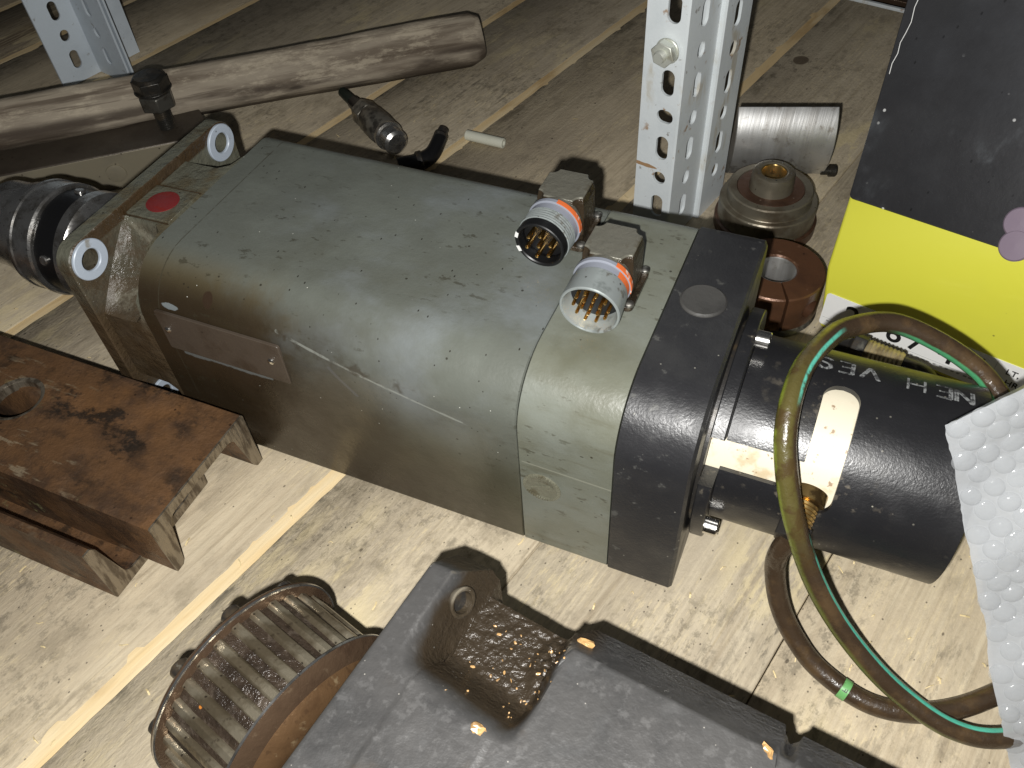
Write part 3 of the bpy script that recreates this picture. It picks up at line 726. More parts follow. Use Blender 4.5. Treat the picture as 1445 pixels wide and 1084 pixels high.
for i in range(nA):
    k = (i + 1) % nA
    for j in range(nx - 1):
        h = H_[i][j]
        if h: continue
        if h is None: continue
        bm.faces.new((vo[i][j], vo[i][j + 1], vo[k][j + 1], vo[k][j])); bm.faces.new((vi[i][j], vi[k][j], vi[k][j + 1], vi[i][j + 1]))
        # walls of the openings
        def opn(ii, jj): return H_[ii % nA][jj] if 0 <= jj < nx - 1 else True
        if opn(i, j - 1): bm.faces.new((vo[i][j], vo[k][j], vi[k][j], vi[i][j]))
        if opn(i, j + 1): bm.faces.new((vo[i][j + 1], vi[i][j + 1], vi[k][j + 1], vo[k][j + 1]))
        if opn(i - 1, j): bm.faces.new((vo[i][j], vi[i][j], vi[i][j + 1], vo[i][j + 1]))
        if opn(i + 1, j): bm.faces.new((vo[k][j], vo[k][j + 1], vi[k][j + 1], vi[k][j]))
bmesh.ops.remove_doubles(bm, verts=bm.verts[:], dist=1e-6)
bmesh.ops.dissolve_degenerate(bm, edges=bm.edges[:], dist=1e-7)
tb = part('slotted_tube', bm, M_TUBE, motor, ang=30)
bm = bmesh.new(); lathe(bm, [(.3134, .0435), (.426, .0435)], tax, 96); inner = part('encoder_housing', bm, M_CREAM, motor)
# marker lettering on the tube, written upside down from here
def stroke(bm, pts, w=.00065):
    for (x0, a0), (x1, a1) in zip(pts, pts[1:]):
        n = 5
        P_ = []
        for k in range(n + 1):
            x = x0 + (x1 - x0) * k / n; a = R(a0 + (a1 - a0) * k / n)
            P_.append((x, a))
        tx, ta = x1 - x0, R(a1 - a0) * RO; ll = math.hypot(tx, ta) or 1; nxx, nta = -ta / ll * w, tx / ll * w / RO
        vs = [[bm.verts.new(tax @ Vector(((RO + .00015) * math.cos(a + s * nta), (RO + .00015) * math.sin(a + s * nta), x + s * nxx))) for s in (-1, 1)] for x, a in P_]
        for p, q in zip(vs, vs[1:]): bm.faces.new((p[0], p[1], q[1], q[0]))
GL = {'S': [(1, .85), (.7, 1), (.3, 1), (0, .8), (.15, .56), (.85, .44), (1, .2), (.7, 0), (.3, 0), (0, .15)], 'E': [[(1, 0), (0, 0), (0, 1), (1, 1)], [(0, .5), (.8, .5)]],
      'V': [(0, 1), (.5, 0), (1, 1)], 'H': [[(0, 0), (0, 1)], [(1, 0), (1, 1)], [(0, .5), (1, .5)]], 'N': [(0, 0), (0, 1), (1, 0), (1, 1)]}
bm = bmesh.new()
for ch, xc, wdt in (('S', .3545, .006), ('E', .3645, .006), ('V', .3755, .008), ('H', .3965, .0075), ('E', .4085, .006), ('N', .4175, .007)):
    g = GL[ch]; g = g if isinstance(g[0], list) else [g]
    for st in g:
        for dx in ((-.0003, .0005) if ch != 'H' else (0,)):
            stroke(bm, [(xc - (u - .5) * wdt + dx, 104 - (v - .5) * 11) for u, v in st], .0006)
part('marker_writing', bm, M_MARK, tb, smooth=False)
# brass gland in the slot
gl0 = Vector((.3640, .030, .082)); gdir = Vector((-.12, -.92, -.26)).normalized(); Mf = frame(gl0, gdir)
bm = bmesh.new(); lathe(bm, [(0, .0085), (.006, .0085), (.0065, .0065)] + [(.0065 + .001 * k, .0068 if k % 2 else .0061) for k in range(12)] + [(.019, .0062)], Mf, 28)
part('brass_gland', bm, M_BRASS, motor)
bm = bmesh.new(); prism(bm, ngon(6, .0088), Mf, .019, .027); part('gland_nut', bm, M_DARK, motor, bev=.0006)

# two angled plug sockets on top
def connector(name, cx, cy, label, kind, tilt=-.06):
    root = empty(name, (cx, cy, H + .0003), 0, label, 'connector', 'angled plug sockets on top of the motor')
    z0 = H + .0004
    h = .0135
    c = .004
    def oct_(s, c): # scalloped square
        pts = []
        for sx, sy, a in ((1, 1, 180), (-1, 1, 270), (-1, -1, 0), (1, -1, 90)):
            for i in range(7):
                t = R(a + 90 - 90 * i / 6) if True else 0
                pts.append((sx * s + c * math.cos(t), sy * s + c * math.sin(t)))
        return pts
    bm = bmesh.new(); loft(bm, [[Vector((cx + x, cy + y, z)) for x, y in rrect(-.0155, -.0155, .0155, .0155, .003, 4)] for z in (z0, z0 + .003)])
    part('mounting_plate', bm, M_CASTOIL, root, bev=.0004)
    for sx in (-1, 1):
        for sy in (-1, 1):
            bm = bmesh.new(); lathe(bm, [(0, .0024), (.0014, .0024), (.0021, .0015), (.0022, 0)], frame((cx + sx * .0133, cy + sy * .0133, z0 + .003), (0, 0, 1)), 16)
            part('screw', bm, M_STEEL, root)
    bm = bmesh.new(); loft(bm, [[Vector((cx + x, cy + y, z)) for x, y in oct_(.0130 - g, .0042)] for z, g in ((z0 + .003, 0), (z0 + .0245, 0), (z0 + .0285, .0008))])
    body = part('elbow_body', bm, M_CASTOIL, root, bev=.0005, ang=50)
    bm = bmesh.new(); loft(bm, [[Vector((cx + x, cy + y, z)) for x, y in oct_(.0123 - g, .0042)] for z, g in ((z0 + .0286, 0), (z0 + .0296, .0004))])
    part('lid', bm, M_CASTAL, body, bev=.0003, ang=50)
    A = frame((cx, cy - .0115, z0 + .0168), (tilt, -1, -.05), (1, 0, 0))
    bm = bmesh.new(); lathe(bm, [(-.001, .0128), (.003, .0135)], A, 48); part('neck', bm, M_CASTAL, root)
    bm = bmesh.new(); lathe(bm, [(.003, .0140), (.0035, .0146), (.0055, .0146), (.006, .0138)], A, 56); part('collar', bm, M_CONNP, root)
    bm = bmesh.new(); lathe(bm, [(.0058, .0137), (.0105, .0137)], A, 56); part('collar', bm, M_CONNP, root)
    # orange band: an arc on the collar
    bm = bmesh.new(); a0, a1 = (R(-5), R(82)) if kind == 0 else (R(-12), R(62))
    # local x = +X, local y = z cross x
    def arcband(bm, r, h0, h1, a0, a1):
        secs = [[A @ Vector((rr * math.cos(a), rr * math.sin(a), hh)) for hh, rr in ((h0, r - .0002), (h0, r + .0003), (h1, r + .0003), (h1, r - .0002))] for a in [a0 + (a1 - a0) * i / 24 for i in range(25)]]
        loft(bm, secs)
    sgn = 1 if (A.to_3x3() @ Vector((0, 1, 0))).z > 0 else -1
    if sgn < 0: a0, a1 = -a1, -a0
    arcband(bm, .0146, .0032, .0057, a0, a1)
    if kind == 1: arcband(bm, .0137, .0062, .0100, a0 * .5, a1 * .8)
    part('orange_band', bm, M_ORANGE, root)
    if kind == 0:
        bm = bmesh.new(); lathe(bm, [(.0102, .0135), (.0105, .0142)] + [(.0105 + .0008 * k, .0142 if k % 2 else .0139) for k in range(9)] + [(.0178, .0142), (.0182, .0136), (.0182, .0118), (.012, .0118)], A, 56, (True, False)); part('threaded_ring', bm, M_CONN, root)
        bm = bmesh.new(); ringlathe(bm, [(.0160, .0117), (.0181, .0117), (.0183, .0137), (.0232, .0137), (.0236, .0132), (.0236, .0122), (.0230, .0117)], A, 56); part('insert_shell', bm, M_INSERT, root)
        bm = bmesh.new(); lathe(bm, [(.0130, .0116), (.0165, .0116)], A, 48); part('insert', bm, M_INSERT, root)
        pins = [(7.0 * math.cos(R(a)), 7.0 * math.sin(R(a))) for a in (20, 80, 140, 200, 260, 320)] + [(0, 0)]
        pr, pz0, pz1 = .0012, .016, .0250
        bm = bmesh.new()
        for a in (165, 205):
            box(bm, (.0120, -.0017, .0232), (.01375, .0017, .02372), A @ Matrix.Rotation(R(a) * (sgn), 4, 'Z'))
        part('white_key_mark', bm, M_WHITEP, root, smooth=False)
    else:
        bm = bmesh.new(); ringlathe(bm, [(.0102, .0120), (.0102, .0142), (.0190, .0147), (.0245, .0149), (.0251, .0145), (.0251, .0138), (.0245, .0134), (.0120, .0124)], A, 64); part('barrel', bm, M_CONN, root)
        bm = bmesh.new(); lathe(bm, [(.0100, .0123), (.0150, .0123)], A, 48); part('insert', bm, M_INSERT, root)
        pins = [(8.6 * math.cos(R(a)), 8.6 * math.sin(R(a))) for a in range(0, 360, 36)] + [(4.6 * math.cos(R(a)), 4.6 * math.sin(R(a))) for a in range(15, 375, 60)] + [(0, 0)]
        pr, pz0, pz1 = .00085, .0145, .0236
    first = None
    for x, y in pins:
        if first is None:
            bm = bmesh.new(); lathe(bm, [(0, pr * .9), (pz1 - pz0 - pr, pr), (pz1 - pz0 - pr * .3, pr * .7), (pz1 - pz0, 0)], A @ Matrix.Translation((x / 1000, y / 1000, pz0)), 12)
            first = part('pin', bm, M_GOLD, root); fx, fy = x, y
        else:
            T = A @ Matrix.Translation(((x - fx) / 1000, (y - fy) / 1000, 0)) @ A.inverted()
            Rm = MW[root.name]
            share(first, Rm.inverted() @ T @ Rm, root)
    return root
connector('plug_socket', .2080, .1135, 'angled metal plug socket with seven thick gold pins in a black insert', 0)
connector('plug_socket', .2455, .0790, 'angled metal plug socket with open grey barrel and many thin gold pins', 1, .03)

# ------------------------------------------------------------------ cable
cable = empty('cable', (.41, 0, 0), 0, 'oily dark brown and green cable looped over the black slotted tube', 'cable')
gend = gl0 + gdir * .026
cp_ = [gend, (.3582, .0040, .0660), (.3586, .0030, .0500), (.3659, -.0045, .0310), (.3775, -.0125, .0180), (.3932, -.0200, .0090), (.4164, -.0262, .0060), (.4383, -.0230, .0060),
       (.4600, -.0110, .0060), (.4860, .0125, .0062), (.512, .034, .0065), (.535, .060, .014), (.532, .085, .045), (.500, .092, .074), (.470, .093, .076), (.4506, .0985, .0895), (.4399, .1040, .0985), (.4244, .1120, .1080), (.4016, .1144, .1180), (.3787, .1117, .1250), (.3594, .0940, .1310), (.3514, .0788, .1340), (.3448, .0566, .1350), (.3437, .0350, .1310), (.3474, .0195, .1180), (.3588, .0060, .0920), (.3768, -.0037, .0600), (.3992, -.0114, .0340), (.4257, -.0206, .0180), (.4546, -.0263, .0105), (.4799, -.0198, .0110), (.520, .010, .012), (.60, .06, .010)]
cpts = catmull(cp_, 9)
cpts_front = cpts[::-1]
bm = bmesh.new(); tube(bm, cpts_front, .0051, 18, up=(0, 0, 1)); part('jacket', bm, M_CABLE, cable, ang=60)
i0 = min(range(len(cpts)), key=lambda i: (cpts[i] - Vector((.4050, -.0240, .006))).length)
bm = bmesh.new(); tube(bm, [cpts[i0 - 1].lerp(cpts[i0], .3), cpts[i0], cpts[i0 + 1].lerp(cpts[i0], .3)], .0054, 18)
mr = part('marker_ring', bm, M_CABLE_GREEN, cable, ang=60)
tt = (cpts[i0 + 1] - cpts[i0 - 1]).normalized(); nn_ = Vector((-.15, -.42, .9)); nn_ = (nn_ - tt * nn_.dot(tt)).normalized()
Mr = frame(cpts[i0] + nn_ * .0053, nn_, tt)
bm = bmesh.new()
for lo, hi in (((-.0012, -.0012), (.0012, -.0008)), ((.0008, -.0012), (.0012, .0008)), ((-.0001, -.0012), (.0003, .0004))): box(bm, (lo[0], lo[1], -.0003), (hi[0], hi[1], .0002), Mr)
part('ring_letter', bm, M_INK, mr, smooth=False)

# ------------------------------------------------------------------ slotted uprights
def capsule(hw, hh, n=6):
    """slot outline, counter-clockwise, 4*n+... points starting at angle 0"""
    r = min(hw, hh); ex, ey = hw - r, hh - r
    pts = []
    for k in range(4 * n):
        t = 2 * PI * (k + .5) / (4 * n)
        pts.append((r * math.cos(t) + (ex if math.cos(t) > 0 else -ex), r * math.sin(t) + (ey if math.sin(t) > 0 else -ey)))
    return pts
def angle_bar(parent, o, d1, w1, d2, w2, s1, c1, s2, c2, m, t=.0021):
    """folded steel angle: from o along d1 (w1), then along d2 (w2); slots (height, half width, half height) cut through"""
    o = Vector(o); d1 = Vector(d1); d2 = Vector(d2)
    k = o + d1 * w1
    # thickness lies on the d2 side of the first leg and the -d1 side of the second
    out = [o, k - d1 * .0012, k + d2 * .0012, k + d2 * w2, k + d2 * w2 - d1 * t, k - d1 * t + d2 * t, o + d2 * t]
    bm = bmesh.new(); loft(bm, [[p + Vector((0, 0, z)) for p in out] for z in (0.0002, ZT)])
    ob = part('steel_angle', bm, m, parent, ang=30)
    cb = bmesh.new()
    for sl, org, du, dn, cu in ((s1, o, d1, d2, c1), (s2, k, d2, -d1, c2)):
        for zc, hw, hh in sl:
            Ms = Matrix((du, Vector((0, 0, 1)), dn)).transposed().to_4x4(); Ms.translation = org + du * cu + Vector((0, 0, zc))
            prism(cb, capsule(hw, hh), Ms, -.004, .006)
    cut(ob, cb)
    return ob
U = Vector((math.cos(R(14)), -math.sin(R(14)), 0)); Vv = Vector((math.sin(R(14)), math.cos(R(14)), 0))
ZT = .62
def upright(p0, front, side, label):
    pass
def slotlist(z0, long_first=True, hw=.0048, skip=None, kinds=None):
    out = []
    for k in range(24):
        zc = z0 + .0247 * k
        if zc > ZT - .015: break
        kd = kinds[k] if kinds and k < len(kinds) else ('L' if (k % 2 == 0) == long_first else 'S')
        out.append((zc, *{'L': (hw, .0092), 'S': (hw, .0056), 'C': (.0050, .0050), 'W': (.0062, .0048)}[kd]))
    return out
# right upright
p0 = Vector((.1970, .2870, 0)); p1 = p0 + U * .030; p2 = p1 + Vv * .0476
post = empty('slotted_upright', p0, 0, 'pale grey slotted steel upright with a hex nut, right behind the plug sockets', 'shelf post', 'slotted steel uprights of the shelf')
angle_bar(post, p0, U, .030, Vv, .0476, slotlist(.0345, kinds=['L', 'C', 'L', 'W', 'L', 'C', 'L', 'L', 'C']), .0195, slotlist(.0263), .022, M_ZINC)
q0 = p1 + Vv * .0440 + U * .0042
angle_bar(post, q0 - U * .024, U, .024, Vv, .0400, [], .012, slotlist(.0353, False), .019, M_ZINC)
nutc = p0 + U * .0178 + Vector((0, 0, .1560)) - Vv * .001
Mf = frame(nutc, -Vv)
bm = bmesh.new(); lathe(bm, [(0, .0085), (.0014, .0085)], Mf, 32); prism(bm, ngon(6, .0086, .3), Mf, .0014, .0078)
nut = part('hex_nut', bm, M_NUT, post, bev=.0006)
bm = bmesh.new(); lathe(bm, [(-.004, .0038)] + [(.0070 + .0006 * k, .0041 if k % 2 else .0037) for k in range(9)] + [(.0122, .0034), (.0122, 0)], Mf, 24); part('bolt', bm, M_NUT, post)
# left upright: two angles back to back
p0 = Vector((-.4195, .3164, 0))
post2 = empty('slotted_upright', p0, 0, 'pale grey slotted steel upright behind the hammer handle at far left', 'shelf post', 'slotted steel uprights of the shelf')
a1 = p0 + Vv * .045
angle_bar(post2, p0, Vv, .045, U, .058, slotlist(.0227), .0235, slotlist(.0247), .030, M_ZINC2)
b0 = a1 + Vv * .0024
angle_bar(post2, b0 + Vv * .045, -Vv, .045, U, .058, slotlist(.0330), .0235, slotlist(.0247), .030, M_ZINC2)

# ------------------------------------------------------------------ hammer handle (rests on the steel bar)
h0 = Vector((-.0317, .4985, .0245)); h1 = Vector((-.3428, .1795, .0515)); hd = (h1 - h0).normalized()
han = empty('hammer_handle', (h0.x, h0.y, 0), 0, 'worn grey brown wooden hammer handle lying across the steel bar', 'handle')
Mh = frame(h0, hd, (.42, -.45, -.80))
bm = bmesh.new(); secs = []
Lh = .62
for k in range(64):
    t = k / 63; s = t * Lh
    ra = .0240 - .0035 * min(1, s / .30) + .0004 * math.sin(s * 22); rb = .0195 - .0015 * min(1, s / .30)
    if s < .006: ra *= .84 + .16 * math.sqrt(max(0, s / .006)); rb *= .84 + .16 * math.sqrt(max(0, s / .006))
    ring = []
    for i in range(28):
        a = 2 * PI * i / 28
        ca, sa = math.cos(a), math.sin(a)
        e = .50
        x = ra * math.copysign(abs(ca) ** e, ca); y = rb * math.copysign(abs(sa) ** e, sa)
        j = 1 + .03 * mnoise.noise(Vector((ca * 2, sa * 2, s * 25)))
        ring.append(Mh @ Vector((x * j, y * j, s)))
    secs.append(ring)
loft(bm, secs)
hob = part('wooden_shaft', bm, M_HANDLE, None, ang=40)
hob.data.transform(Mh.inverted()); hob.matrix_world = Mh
hob.name = 'hammer_handle_wood'
bpy.data.objects.remove(han)
hob.name = 'hammer_handle'; tag(hob, 'worn grey brown wooden hammer handle lying across the steel bar', 'handle')

# ------------------------------------------------------------------ steel bar with standing bolt
bar = empty('steel_bar', (-.2524, .200, 0), 0, 'dark oiled steel bar with two round plugs and a standing bolt, under the hammer handle', 'bar')
f0 = Vector((-.1930, .2375, 0)); fd = Vector((-.7745, -.6325, 0)).normalized(); bd = Vector((-fd.y, fd.x, 0))
if bd.y < 0: bd = -bd
bm = bmesh.new()
out = [f0, f0 + fd * .42, f0 + fd * .42 + bd * .0514, f0 + bd * .0514 - fd * .0156, f0 + bd * .0256 - fd * .0209]
loft(bm, [[p + Vector((0, 0, z)) for p in out] for z in (0.0002, .0345)])
part('bar_body', bm, M_BAR, bar, bev=.0012)
bm = bmesh.new()
loft(bm, [[p + Vector((0, 0, z)) for p in (f0 + fd * .001 - bd * .0004, f0 + fd * .418 - bd * .0004, f0 + fd * .418 + bd * .004, f0 + fd * .001 + bd * .004)] for z in (.0012, .0333)])
part('worn_side', bm, M_BARF, bar, bev=.0002)
for s in (.062, .118):
    bm = bmesh.new(); lathe(bm, [(0, .0085), (.0011, .0083), (.0016, .006), (.0016, 0)], frame(f0 + fd * s - bd * .0006 + Vector((0, 0, .016)), -bd), 24); part('round_plug', bm, M_BARF, bar)
sc = Vector((-.2184, .2505, .0345))
bm = bmesh.new(); Mf = frame(sc, (0, 0, 1)); lathe(bm, [(-.004, .006)] + [(.0009 * k, .0074 if k % 2 else .0064) for k in range(28)] + [(.030, .006)], Mf, 24)
st = part('threaded_stud', bm, M_BOLT, bar)
bm = bmesh.new(); prism(bm, ngon(6, .0152, .25), Mf, .0205, .0335); part('hex_nut', bm, M_NUTDK, st, bev=.0012)
bm = bmesh.new(); prism(bm, ngon(6, .0152, .75), Mf, .0355, .0462); lathe(bm, [(.0335, .0115), (.0356, .0156), (.0370, .0156)], Mf, 32); lathe(bm, [(.0462, .0142), (.0488, .0118), (.0494, 0)], Mf, 32)
part('bolt_head', bm, M_BOLT, st, bev=.0008)

# ------------------------------------------------------------------ rusty channels
def channel_profile(w, h, tw=.0068, t0=.0070, t1=.0118, r=.007):
    """web on top (z = h), legs down, across = 0..w; returns closed outline (across, z)"""
    pts = [(0, 0), (0, h - .0008), (.0008, h), (w - .0008, h), (w, h - .0008), (w, 0)]
    # right leg inner
    pts += [(w - t0 + .0022, 0), (w - t0, .003)]
    x1 = w - t1; zt = h - tw
    for k in range(5):
        t = k / 4; a = R(0 + 90 * t)
        pts.append((x1 - r + r * math.cos(a), zt - r + r * math.sin(a)))
    for k in range(5):
        t = k / 4; a = R(90 + 90 * t)
        pts.append((t1 + r + r * math.cos(a), zt - r + r * math.sin(a)))
    pts += [(t0, .003), (t0 - .0022, 0)]
    return pts
def channel(name, x0, x1, y0, z0, w, h, flip, label, holes=()):
    root = empty(name, ((x0 + x1) / 2, y0 + w / 2, 0), 0, label, 'steel channel', 'rusty steel channels beside the motor')
    pr = channel_profile(w, h)
    f = (lambda z: z0 + h - z) if flip else (lambda z: z0 + z)
    bm = bmesh.new(); loft(bm, [[Vector((x, y0 + a, f(z))) for a, z in pr] for x in (x0, x1 - .0012)])
    o = part('channel_body', bm, M_RUST, root, bev=0, ang=30)
    for cx, cy, r in holes:
        cb = bmesh.new(); lathe(cb, [(-.02, r), (.02, r)], frame((cx, cy, z0 + h), (0, 0, 1)), 48); cut(o, cb)
        bm = bmesh.new(); ringlathe(bm, [(-.0062, r - .0004), (.0001, r + .0012), (.0003, r + .0016), (.0001, r - .0002), (-.0005, r - .0011), (-.0062, r - .0014)], frame((cx, cy, z0 + h), (0, 0, 1)), 48)
        part('hole_rim', bm, M_RUSTCUT, root)
    bm = bmesh.new(); loft(bm, [[Vector((x, y0 + a, f(z))) for a, z in pr] for x in (x1 - .00115, x1)])
    part('sawn_end', bm, M_RUSTCUT, root, ang=30)
    return root
channel('steel_channel', -.33, .0510, -.0945, .0062, .0842, .0440, False, 'brown rusty steel channel with a round hole in its top, lying legs down', [(-.0885, -.0495, .0155)])
channel('steel_channel', -.33, .0250, -.1190, .0003, .0842, .0450, True, 'rusty steel channel lying legs up underneath the one with the hole')

# ------------------------------------------------------------------ toothed pulley at the front
th = -.26658
pa = Vector((math.cos(th), math.sin(th), 0)); pc = Vector((.14997, -.14136, .0506))
tp = empty('toothed_pulley', (pc.x, pc.y, 0), 0, 'greasy toothed belt pulley standing on edge between two brown rims', 'pulley')
PM = frame(pc, pa, (0, 0, 1))
wd = .0397
bm = bmesh.new(); ringlathe(bm, [(-.0030, .030), (-.0030, .0494), (-.0022, .0502), (-.0004, .0502), (0.0, .0496), (0, .030)], PM, 120); lrim = part('rim', bm, M_RIM, tp)
bm = bmesh.new(); ringlathe(bm, [(wd - .001, .030), (wd, .0494), (wd + .0005, .0502), (wd + .0013, .0500), (wd + .0020, .0490), (wd + .0062, .0428), (wd + .0062, .030)], PM, 120); part('rim', bm, M_RIM, tp)
for z_ in (-.0006, wd + .0007):
    bm = bmesh.new(); ringlathe(bm, [(z_ - .0006, .0496), (z_ - .0005, .0504), (z_ + .0005, .0504), (z_ + .0006, .0496)], PM, 120); part('worn_edge', bm, M_CHROME, tp)
bm = bmesh.new(); lathe(bm, [(0, .0438), (wd * .25, .0441), (wd * .5, .0438), (wd * .8, .0435), (wd, .0432)], PM, 180); part('grease_core', bm, M_GUNK, tp)
bm = bmesh.new(); lathe(bm, [(wd + .004, .0426), (wd + .0066, .0424), (wd + .0090, .0400), (wd + .0120, .0340), (wd + .0125, .012)], PM, 64); part('hub', bm, M_RIMG, tp)
N = 29
first = None
for k in range(N):
    a = 2 * PI * (k + .3) / N
    T = PM @ Matrix.Rotation(a, 4, 'Z')
    if first is None:
        bm = bmesh.new()
        w0, w1 = .0027, .0021
        sec = [(.0400, -w0), (.0438, -w0), (.0454, -w1), (.0459, -w1 * .72), (.0460, 0), (.0459, w1 * .72), (.0454, w1), (.0438, w0), (.0400, w0)]
        loft(bm, [[T @ Vector((r, s, z)) for r, s in sec] for z in (.0002, wd - .0002)])
        first = part('tooth', bm, M_TOOTH, tp, ang=30); T0 = T
    else:
        Rm = MW[tp.name]; share(first, Rm.inverted() @ (T @ T0.inverted()) @ Rm, tp)
for a in (77.5, 116, 155, 38, 0, 195, 235, 275, 315):
    # angle measured from the horizontal, upwards
    d = (Vector((-math.sin(th), math.cos(th), 0)) * math.cos(R(a)) + Vector((0, 0, 1)) * math.sin(R(a)))
    bm = bmesh.new(); Mf = frame(pc + d * .0430 - pa * .0029, -pa); lathe(bm, [(0, .0046), (.0052, .0046), (.006, .0038), (.006, .002), (.003, .002), (.003, 0)], Mf, 20); part('cap_screw', bm, M_DARK, tp)

# ------------------------------------------------------------------ cast iron block (height field with real walls)
blk = empty('cast_block', (.30, -.16, 0), 0, 'big grey cast iron block with a greasy pocket in its upper edge, front centre', 'machine part')
bo = Vector((.2232, -.0854, 0)); bu = Vector((.993, -.120, 0)).normalized(); bv = Vector((.1405, .990, 0)).normalized()
ZB = .115
def S01(x, a, b):
    t = max(0, min(1, (x - a) / (b - a))); return t * t * (3 - 2 * t)
def back_edge(a):     # b coordinate of the outer back edge
    if a < .0215: return .0165 - .10 * max(0, .007 - a)
    if a < .0665: return .0078 - .05 * (a - .02)
    if a < .0700: return .0055 + .0085 * S01(a, .0665, .0700)
    if a < .150: return .0140
    if a < .156: return .0085
    return .0125
def height(a, b):
    pk = S01(a, .0095, .0225) * S01(b, -.0465 - .12 * (a - .03), -.022 - .10 * (a - .03)) * (1 - S01(a, .0600, .0690))
    z = ZB - .024 * pk
    g = mnoise.fractal(Vector((a * 260, b * 260, 2)), 1.0, 2.0, 4)
    z += .0006 * g * pk
    # sludge heaped on the right wall of the pocket
    dd = ((a - .062) / .010) ** 2 + ((b + .008) / .016) ** 2
    z += max(0, 1 - dd) * (.0035 + .003 * mnoise.fractal(Vector((a * 420, b * 420, 7)), 1.0, 2.0, 4)) * (1 - S01(a, .064, .072))
    # rib in the pocket corner beside the lug
    z += .00025 * mnoise.fractal(Vector((a * 120, b * 120, 0)), 1.0, 2.0, 3)
    eb = back_edge(a)
    # sloping back chamfer
    if a < .0215: z = min(z, ZB - .0004 - max(0, b - .0005 + .10 * max(0, .007 - a)) * 1.1)
    elif a > .0600: z = min(z, ZB - .0004 - max(0, b + .0055 + .0 * a) * .95)
    if .150 < a < .156: z -= .007 * math.exp(-((a - .153) / .0016) ** 2) * S01(b, -.006, .004)
    return z
na, nb = 230, 170
avals = [0] + [.0003] + [k / na * .235 for k in range(1, na + 1)]
bm = bmesh.new(); grid = []
for a in avals:
    eb = back_edge(a); col_ = []
    for j in range(nb + 1):
        t = j / nb; t = 1 - (1 - t) ** 1.6
        b = -.20 + (eb + .20) * t
        z = height(a, b)
        ed = min(a / .0012, 1); z -= .0012 * (1 - math.sqrt(max(0, 1 - (1 - ed) ** 2)))
        p = bo + bu * a + bv * b; col_.append(bm.verts.new((p.x, p.y, z)))
    grid.append(col_)
for i in range(len(avals) - 1):
    for j in range(nb): bm.faces.new((grid[i][j], grid[i + 1][j], grid[i + 1][j + 1], grid[i][j + 1]))
border = [grid[i][0] for i in range(len(avals))] + [grid[-1][j] for j in range(1, nb + 1)] + [grid[i][nb] for i in range(len(avals) - 2, -1, -1)] + [grid[0][j] for j in range(nb - 1, 0, -1)]
low = [bm.verts.new((v.co.x, v.co.y, .0003)) for v in border]
for k in range(len(border)):
    j = (k + 1) % len(border); bm.faces.new((border[k], low[k], low[j], border[j]))
bm.faces.new(low)
part('casting', bm, M_CAST, blk, ang=50)
# bolt hole rim on the flank of the lug
hc = bo + bu * .0178 + bv * (-.0060) + Vector((0, 0, .1055)); hn = (bu * .90 + Vector((0, 0, .40)) - bv * .12).normalized(); Mf = frame(hc, hn, bv)
bm = bmesh.new(); ringlathe(bm, [(-.004, .0046), (.0002, .0068), (.0010, .0068), (.0014, .0060), (.0010, .0050), (-.004, .0044)], Mf, 36); hr = part('bolt_hole_rim', bm, M_CAST, blk)
bm = bmesh.new(); lathe(bm, [(-.004, .0046), (-.0022, .0046), (-.0020, 0)], Mf, 24); part('bolt_hole', bm, M_DARK, blk)
# a few crumbs of swarf and curls lying on the block
bm = bmesh.new()
for k in range(46):
    if k < 3: a, b = ((.0715, .0015), (.0540, -.0490), (.1460, -.006))[k]; sz = .0024
    else: a = random.triangular(.02, .07, .06); b = random.triangular(-.045, .004, -.005); sz = random.uniform(.0003, .0008)
    p = bo + bu * a + bv * b; z = height(a, b) + sz * .3
    m = Matrix.Translation((p.x, p.y, z)) @ Matrix.Rotation(random.uniform(0, 6), 4, 'Z') @ Matrix.Diagonal((random.uniform(.8, 1.6), random.uniform(.4, .9), random.uniform(.3, .6), 1))
    r_ = bmesh.ops.create_icosphere(bm, subdivisions=2, radius=sz, matrix=m)
    for v in r_['verts']: v.co += Vector((mnoise.noise(v.co * 900), mnoise.noise(v.co * 900 + Vector((5, 0, 0))), mnoise.noise(v.co * 900 + Vector((0, 7, 0))))) * sz * .55
o = part('swarf_crumbs', bm, M_CHIPO, None, smooth=False); tag(o, kind='stuff')

# ------------------------------------------------------------------ things behind the motor
# cable gland with black elbow
g0 = Vector((-.1215, .3815, .0135)); g1 = Vector((-.0185, .3120, .0150)); gd = (g1 - g0).normalized(); Mf = frame(g0, gd)
gr = empty('cable_plug', ((g0.x + g1.x) / 2, (g0.y + g1.y) / 2, 0), 0, 'dirty round cable plug with dark green tip lying behind the motor', 'plug')
bm = bmesh.new(); lathe(bm, [(-.002, .0035), (-.001, .0048), (.022, .0052), (.024, .0046)], Mf, 20); part('green_tip', bm, M_BLACKGREEN, gr)
bm = bmesh.new(); lathe(bm, [(.023, .0062), (.040, .0075), (.043, .0080)], Mf, 24); part('rubber_sleeve', bm, M_BLACK, gr)
bm = bmesh.new(); prism(bm, ngon(6, .0128), Mf, .042, .056); part('hex_nut', bm, M_GLANDB, gr, bev=.0012)
bm = bmesh.new(); lathe(bm, [(.056, .0110), (.062, .0132), (.078, .0138), (.090, .0130), (.092, .0118)], Mf, 32); part('knurled_body', bm, M_GLANDB, gr)
bm = bmesh.new(); lathe(bm, [(.092, .0125), (.0935, .0132), (.097, .0132), (.098, .0112), (.110, .0112), (.112, .0085), (.112, 0)], Mf, 32); part('plug_ring', bm, M_CHROME, gr)
er = empty('elbow_fitting', (.005, .325, 0), 0, 'small black elbow fitting lying in the shadow behind the motor', 'fitting')
